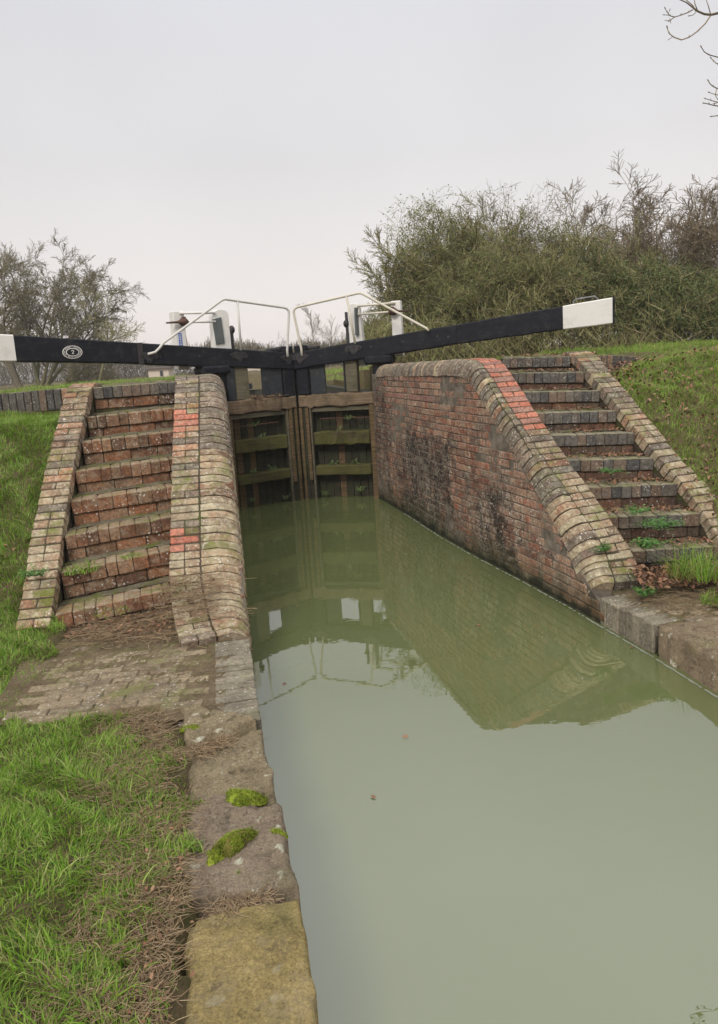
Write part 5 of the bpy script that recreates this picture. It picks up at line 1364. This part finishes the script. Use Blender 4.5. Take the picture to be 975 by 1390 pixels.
# bushes on the right
def twig_cloud(c, R, n, rg, droop=.5, L=(.12, .50), r=(.0024, .0072), shell=.2, segs=2, floor=None, upw=.3):
    """n curved twigs filling an ellipsoid, pointing outward, tips drooping; returns segment arrays"""
    u = rg.normal(0, 1, (n, 3)); u /= np.linalg.norm(u, axis=1, keepdims=True); u[:, 2] = np.where(u[:, 2] < -.35, -u[:, 2], u[:, 2])
    rad_ = rg.uniform(shell, 1, n) ** .5
    lump = 1 + .16 * np.sin(u[:, 0] * 5 + c[0] * 3) * np.cos(u[:, 2] * 6 + c[1]) + .10 * np.sin(u[:, 1] * 9 + u[:, 0] * 7)
    P = np.array(c) + u * np.array(R) * (rad_ * lump)[:, None]
    q_ = np.sin(P[:, 0] * 4.3 + 2 * np.sin(P[:, 2] * 2.9)) * np.cos(P[:, 2] * 4.9 + 1.6 * np.sin(P[:, 1] * 3.7 + P[:, 0] * 2.2)) + .45 * np.sin(P[:, 0] * 10.3 + P[:, 2] * 8.1)
    kp = rg.uniform(0, 1, n) < np.clip(.62 + .62 * q_, .10, 1); u, P = u[kp], P[kp]; n = len(P)
    d = u * .5 + rg.normal(0, .55, (n, 3)) + np.array([0, 0, upw]); d /= np.linalg.norm(d, axis=1, keepdims=True)
    ln = L[0] + (L[1] - L[0]) * rg.uniform(0, 1, n) ** 1.6; rr = r[0] + (r[1] - r[0]) * rg.uniform(0, 1, n) ** 2; P = P - d * (ln * .6)[:, None]; dr = droop * rg.uniform(0, 1.6, n); A, B, ra, rb = [], [], [], []
    for k in range(segs):
        d2 = d + np.stack([np.zeros(n), np.zeros(n), -dr * (k + .5) / segs], 1) + rg.normal(0, .12, (n, 3)); d2 /= np.linalg.norm(d2, axis=1, keepdims=True)
        Q = P + d2 * (ln / segs)[:, None]; A.append(P); B.append(Q); ra.append(rr * (1 - .7 * k / segs)); rb.append(rr * (1 - .7 * (k + 1) / segs)); P = Q; d = d2
    A, B, ra, rb = map(np.concatenate, (A, B, ra, rb))
    if floor is not None: k = A[:, 2] > floor; A, B, ra, rb = A[k], B[k], ra[k], rb[k]
    return A, B, ra, rb
def shrub(px_, Y_, w_, top, label, clouds, stems, seedv, name='bush', cat='bush', group=None, depth=3, tw='twig_olive', leafn=0, leafmat='shrub_leaf', stem_h=None, kids=(4, 6), spread=.62, twr=.008, leafsize=.045):
    """clouds: (dx px, top px, radius x m, number, droop) ; top = picture height of the crown"""
    rg = random.Random(seedv); nr = np.random.RandomState(seedv); b_ = at(px_, 476, Y_); gz = float(hgt(b_.x, b_.y)); b_ = Vector((b_.x, b_.y, gz)); S_ = []
    H_ = at(px_, top, Y_).z - gz
    for i in range(stems):
        a = rg.uniform(0, 6.28); r_ = math.sqrt(rg.random()) * w_ * .3; pb_ = b_ + Vector((math.cos(a) * r_, math.sin(a) * r_ * .8, -.1))
        d_ = Vector((math.cos(a) * r_ / w_ * 1.7 + rg.gauss(0, .16), math.sin(a) * r_ / w_ * 1.2 + rg.gauss(0, .12), 1))
        grow(rg, pb_, d_, (stem_h or H_) * rg.uniform(.55, .72), .032 * H_ / 4, depth, 6, .17, spread, kids, .50, .03, S_, twig_r=twr)
    o = tree(name, b_, label, cat, S_, 1, ('bark_mossy', tw), group)
    inv = Matrix.Translation(o.location).inverted(); LP = []
    for (dx, tp, rx, n, droop, mt_) in clouds:
        t_ = at(px_ + dx, tp, Y_); hz_ = t_.z - gz; cz = gz + hz_ * .45; rz = hz_ * .55
        A, B, ra, rb = twig_cloud((t_.x, Y_, cz), (rx, rx * .75, rz), int(n * .72), nr, droop, floor=gz - .05)
        c = link('twigs', seg_mesh('twigs', A, B, ra, rb, mt_, 3)); c['kind'] = 'stuff'; c.parent = o; c.matrix_basis = inv; LP.append((A, n))
    if leafn:
        A = np.concatenate([a for a, n in LP]); P = A[nr.randint(0, len(A), leafn)] + nr.normal(0, leafsize, (leafn, 3))
        V = np.zeros((leafn, 4, 3)); u_ = nr.normal(0, 1, (leafn, 3)); u_ /= np.linalg.norm(u_, axis=1, keepdims=True); v_ = np.cross(u_, nr.normal(0, 1, (leafn, 3))); v_ /= np.linalg.norm(v_, axis=1, keepdims=True); s1 = nr.uniform(.5, 1.1, (leafn, 1)) * leafsize
        for j, (a, b2_) in enumerate(((-.5, 0), (0, -.32), (.5, 0), (0, .32))): V[:, j] = P + s1 * (a * u_ + b2_ * v_)
        c = link('foliage', np_mesh('foliage', V.reshape(-1, 3), 4, (np.arange(leafn)[:, None] * 4 + np.arange(4)[None, :]).ravel(), leafmat)); c['kind'] = 'stuff'; c.parent = o; c.matrix_basis = inv
    return o
GB = 'tangled leafless bushes behind the right balance beam'
O_, N_ = 'twig_olive', 'twig_brown'
shrub(592, 14.5, 2.2, 262, 'rounded olive green willowy bush at the left end of the thicket', [(-6, 262, 1.0, 9000, .7, O_), (-22, 330, .95, 6500, .9, O_), (30, 310, 1.0, 5500, .8, O_)], 8, 31, group=GB, leafn=15000, kids=(8, 11))
shrub(668, 15.2, 2.4, 240, 'taller twiggy bush with upright shoots behind the rounded willowy bush', [(0, 250, 1.2, 3200, .2, N_), (0, 290, 1.3, 6500, .4, O_)], 9, 32, group=GB, leafn=5000, kids=(8, 11))
shrub(672, 13.6, 2.4, 330, 'low dense green bush directly above the middle of the right balance beam', [(-34, 345, .9, 6500, .8, O_), (20, 318, .9, 6500, .7, O_), (60, 350, .8, 4500, .7, O_)], 5, 33, group=GB, leafn=12000)
shrub(748, 14.8, 2.4, 232, 'thicket bush with arching whippy shoots left of the tall thorn tree', [(-10, 255, 1.1, 2600, .35, N_), (5, 300, 1.2, 7500, .5, O_)], 9, 34, group=GB, leafn=7000, kids=(8, 11))
shrub(790, 13.4, 2.2, 335, 'dense green bush behind the white end of the right balance beam', [(-25, 345, .8, 5500, .8, O_), (12, 322, .85, 6000, .7, O_), (45, 356, .8, 4500, .7, O_)], 5, 35, group=GB, leafn=12000, leafmat='ivy_leaf')
shrub(848, 15.2, 1.8, 192, 'tall leafless thorn tree with brown spreading branches, the highest on the right', [(0, 300, .9, 2200, .1, N_)], 6, 36, 'hawthorn_tree', 'tree', depth=3, tw=N_, spread=.85, kids=(10, 12), twr=.0085, stem_h=4.6)
shrub(905, 14.8, 2.4, 235, 'spreading leafless thorn tree at the right edge', [(0, 330, 1.3, 2500, .1, N_)], 5, 38, 'hawthorn_tree', 'tree', depth=3, tw=N_, spread=.95, kids=(9, 11), leafn=1500, twr=.0085, stem_h=3.5)
shrub(868, 13.2, 2.2, 345, 'ivy covered bush to the right of the white beam end', [(-20, 362, .8, 5500, .6, O_), (28, 345, .9, 6500, .6, O_)], 5, 37, group=GB, leafn=17000, leafmat='ivy_leaf')
shrub(945, 12.9, 2.2, 350, 'leafy green bush in front of the thorn tree at the right edge', [(-14, 360, .9, 6000, .5, O_), (25, 366, 1.0, 6000, .5, O_)], 5, 39, group=GB, leafn=18000, leafmat='ivy_leaf')
shrub(512, 19, 1.6, 428, 'small brownish bush seen between the right paddle posts', [(0, 428, .85, 6000, .4, O_)], 4, 40, group=GB, leafn=5000)
shrub(1060, 14, 3.0, 330, 'bush just past the right edge of the thicket', [(0, 340, 1.2, 3500, .3, N_), (0, 360, 1.5, 5000, .5, O_)], 4, 41, group=GB, leafn=5000)

nr = np.random.RandomState(9); n = 15000; x = nr.uniform(.3, 10.5, n); y = 12.35 + nr.uniform(0, 1.6, n); hh = .75 + .25 * np.sin(x * 2.3) + .15 * np.sin(x * 5.1)
A = np.stack([x, y, hgt(x, y) - .1 + nr.uniform(0, 1, n) ** 1.2 * hh], 1); d = nr.normal(0, .6, (n, 3)); d[:, 2] = np.abs(d[:, 2]) + .25; d /= np.linalg.norm(d, axis=1, keepdims=True)
o = link('undergrowth', seg_mesh('undergrowth', A, A + d * nr.uniform(.12, .4, n)[:, None], np.full(n, .008), np.full(n, .003), 'twig_olive', 3)); o['kind'] = 'stuff'; o['label'] = 'tangled dead undergrowth along the foot of the bushes'; o['category'] = 'undergrowth'

# overhanging branches of a tree standing right of the picture
ob = root('overhanging_tree', (5.2, 6.2, 1.6), 'tree standing off to the right whose bare budded twigs hang into the top right corner', 'tree')
Yb = 5.3
def wp(pts, Y=Yb): return [at(a / 7.726 + 880, b / 7.726, Y) for a, b in pts]
tr = MB(); tr.tube([(5.3, 6.3, 1.4), (5.25, 6.2, 2.6), (5.0, 6.0, 3.8), (4.6, 5.8, 4.8), (4.3, 5.6, 5.6)], [.17, .14, .12, .09, .06], 8); tr.build('trunk', 'bark', ob, True)
bm1 = MB()
endp = wp([(740, 135)])[0]
bm1.tube([Vector((4.9, 5.9, 4.0)), Vector((3.7, 5.5, 4.25)), endp] + wp([(660, 155), (590, 148), (520, 118), (470, 80), (400, 25), (310, -15), (200, -60)]), [.03, .014, .0085, .0075, .007, .0065, .005, .004, .0035, .003], 6)
for pts, r_ in (([(660, 155), (600, 245), (520, 325), (430, 390), (350, 418), (270, 390), (220, 350), (200, 290)], .0052), ([(470, 100), (420, 130), (340, 160), (280, 178), (225, 215)], .0042), ([(280, 178), (230, 165), (200, 130), (180, 92)], .0035), ([(225, 160), (175, 156)], .0028), ([(212, 140), (224, 112)], .0024), ([(655, 150), (630, 60), (605, -10)], .0038), ([(520, 118), (490, 40), (480, -20)], .0042), ([(500, 120), (470, 60), (410, 10), (370, -30)], .004), ([(500, 130), (470, 158), (438, 164)], .0032),
                ([(960, 640), (734, 600), (640, 575), (590, 545), (558, 495)], .0042), ([(900, 740), (734, 675), (690, 645), (662, 612)], .0036), ([(250, 390), (225, 408)], .0024), ([(240, 215), (196, 214)], .0024), ([(225, 190), (232, 222)], .0022),
                ([(1000, 1180), (734, 1112), (690, 1105), (640, 1092), (590, 1082)], .0045), ([(780, 1080), (720, 1070), (650, 1050), (605, 1035)], .0036), ([(800, 950), (720, 925), (680, 905), (650, 880), (632, 850)], .0042), ([(760, 1000), (700, 990), (645, 970)], .0034), ([(850, 1180), (734, 1212), (670, 1220)], .0042), ([(720, 925), (705, 1000), (740, 1060)], .0034), ([(720, 1080), (700, 1083)], .003)):
    Q = wp(pts); bm1.tube(Q, [r_ * (1 - .35 * i / (len(Q) - 1)) for i in range(len(Q))], 5)
    e = Q[-1]; d_ = (Q[-1] - Q[-2]).normalized(); bm1.tube([e - d_ * .004, e + d_ * .006, e + d_ * .016], [r_ * .7, r_ * 1.15, r_ * .3], 5)
    for t in range(1, len(Q) - 1):
        if random.random() < .6: e = Q[t]; bm1.tube([e, e + Vector((random.uniform(-.01, .01), 0, random.uniform(.006, .014)))], [r_ * .9, r_ * .5], 4)
for a_ in ((at(1010, 80, Yb), Vector((4.8, 5.9, 4.3))), (at(1008, 97, Yb), Vector((4.8, 5.9, 4.2))), (at(1012, 152, Yb), Vector((5.0, 6.0, 3.8)))): bm1.tube([a_[1], a_[0].lerp(a_[1], .4) + Vector((0, 0, .15)), a_[0]], [.025, .012, .005], 5)
bm1.build('branch', 'twig_brown', ob, True)
S_ = []
for i in range(7): grow(random.Random(60 + i), Vector((4.9 + .1 * i, 5.9, 3.6 + .25 * i)), (random.Random(i).uniform(.1, 1), random.Random(i + 9).uniform(-.6, .9), .6), 2.2, .03, 3, 6, .14, .6, (4, 6), .6, .03, S_, twig_r=.004)
c = link('crown', seg_mesh('crown', [s_[0] for s_ in S_], [s_[1] for s_ in S_], [s_[2] for s_ in S_], [s_[3] for s_ in S_], 'twig_brown', 3)); c['kind'] = 'stuff'; c.parent = ob; c.matrix_basis = Matrix.Translation(ob.location).inverted()

# distant hedge and wood
def far_row(name, x0, x1, y0, y1, n, h0, h1, mat, label, tr_):
    A, B, ra, rb = [], [], [], []
    rg = random.Random(77)
    for i in range(n):
        x = rg.uniform(x0, x1); y = rg.uniform(y0, y1); z = float(hgt(x, y)) - .2; h = rg.uniform(h0, h1)
        for s_ in grow(rg, (x, y, z), (rg.gauss(0, .1), 0, 1), h * .75, h * .012, 2, 3, .12, .6, (4, 6), .55, .05, twig_r=tr_): A.append(s_[0]); B.append(s_[1]); ra.append(s_[2]); rb.append(s_[3])
    o = link(name, seg_mesh(name, A, B, ra, rb, mat, 3)); o['kind'] = 'stuff'; o['label'] = label; o['category'] = 'hedge' if 'hedge' in name else 'wood'
def hedge(x0, x1, Y_, h_, n, label, seedv):
    nr = np.random.RandomState(seedv); x = nr.uniform(x0, x1, n); y = Y_ + nr.uniform(0, 3, n); hh = h_ * (1 + .18 * np.sin(x * .35) + .1 * np.sin(x * 1.3)); gz = hgt(x, y)
    A = np.stack([x, y, gz - .2 + nr.uniform(0, 1, n) * hh], 1); d = nr.normal(0, .5, (n, 3)); d[:, 2] = np.abs(d[:, 2]) + .5; d /= np.linalg.norm(d, axis=1, keepdims=True); l = nr.uniform(.3, .9, n)[:, None]
    o = link('hedge', seg_mesh('hedge', A, A + d * l, np.full(n, .035), np.full(n, .012), 'hedge_twig', 3)); o['kind'] = 'stuff'; o['label'] = label; o['category'] = 'hedge'
hedge(-70, -12, 74, 2.7, 15000, 'brown leafless hedge across the field beneath the left balance beam', 5)
hedge(-12, 16, 60, 2.2, 12000, 'distant brown hedge seen between the gate posts', 6)
far_row('far_wood', -210, 40, 230, 270, 260, 7, 11, 'far_twig', 'misty line of bare trees on the horizon', .07)

# ------------------------------------------------------------------ mist
hz = bpy.data.materials.new('mist'); hz.use_nodes = True; t = hz.node_tree; t.nodes.clear()
pv = t.nodes.new('ShaderNodeVolumePrincipled'); pv.inputs['Color'].default_value = (.985, .975, .975, 1); pv.inputs['Density'].default_value = .0013; pv.inputs['Anisotropy'].default_value = .2
oo = t.nodes.new('ShaderNodeOutputMaterial'); t.links.new(pv.outputs[0], oo.inputs['Volume'])
HAZE = True
if HAZE:
    b = MB(); b.box(-760, 760, -760, 760, -2.5, 16); me = bpy.data.meshes.new('haze'); me.from_pydata(b.v, [], b.f); me.materials.append(hz); o = link('haze', me); o['kind'] = 'stuff'
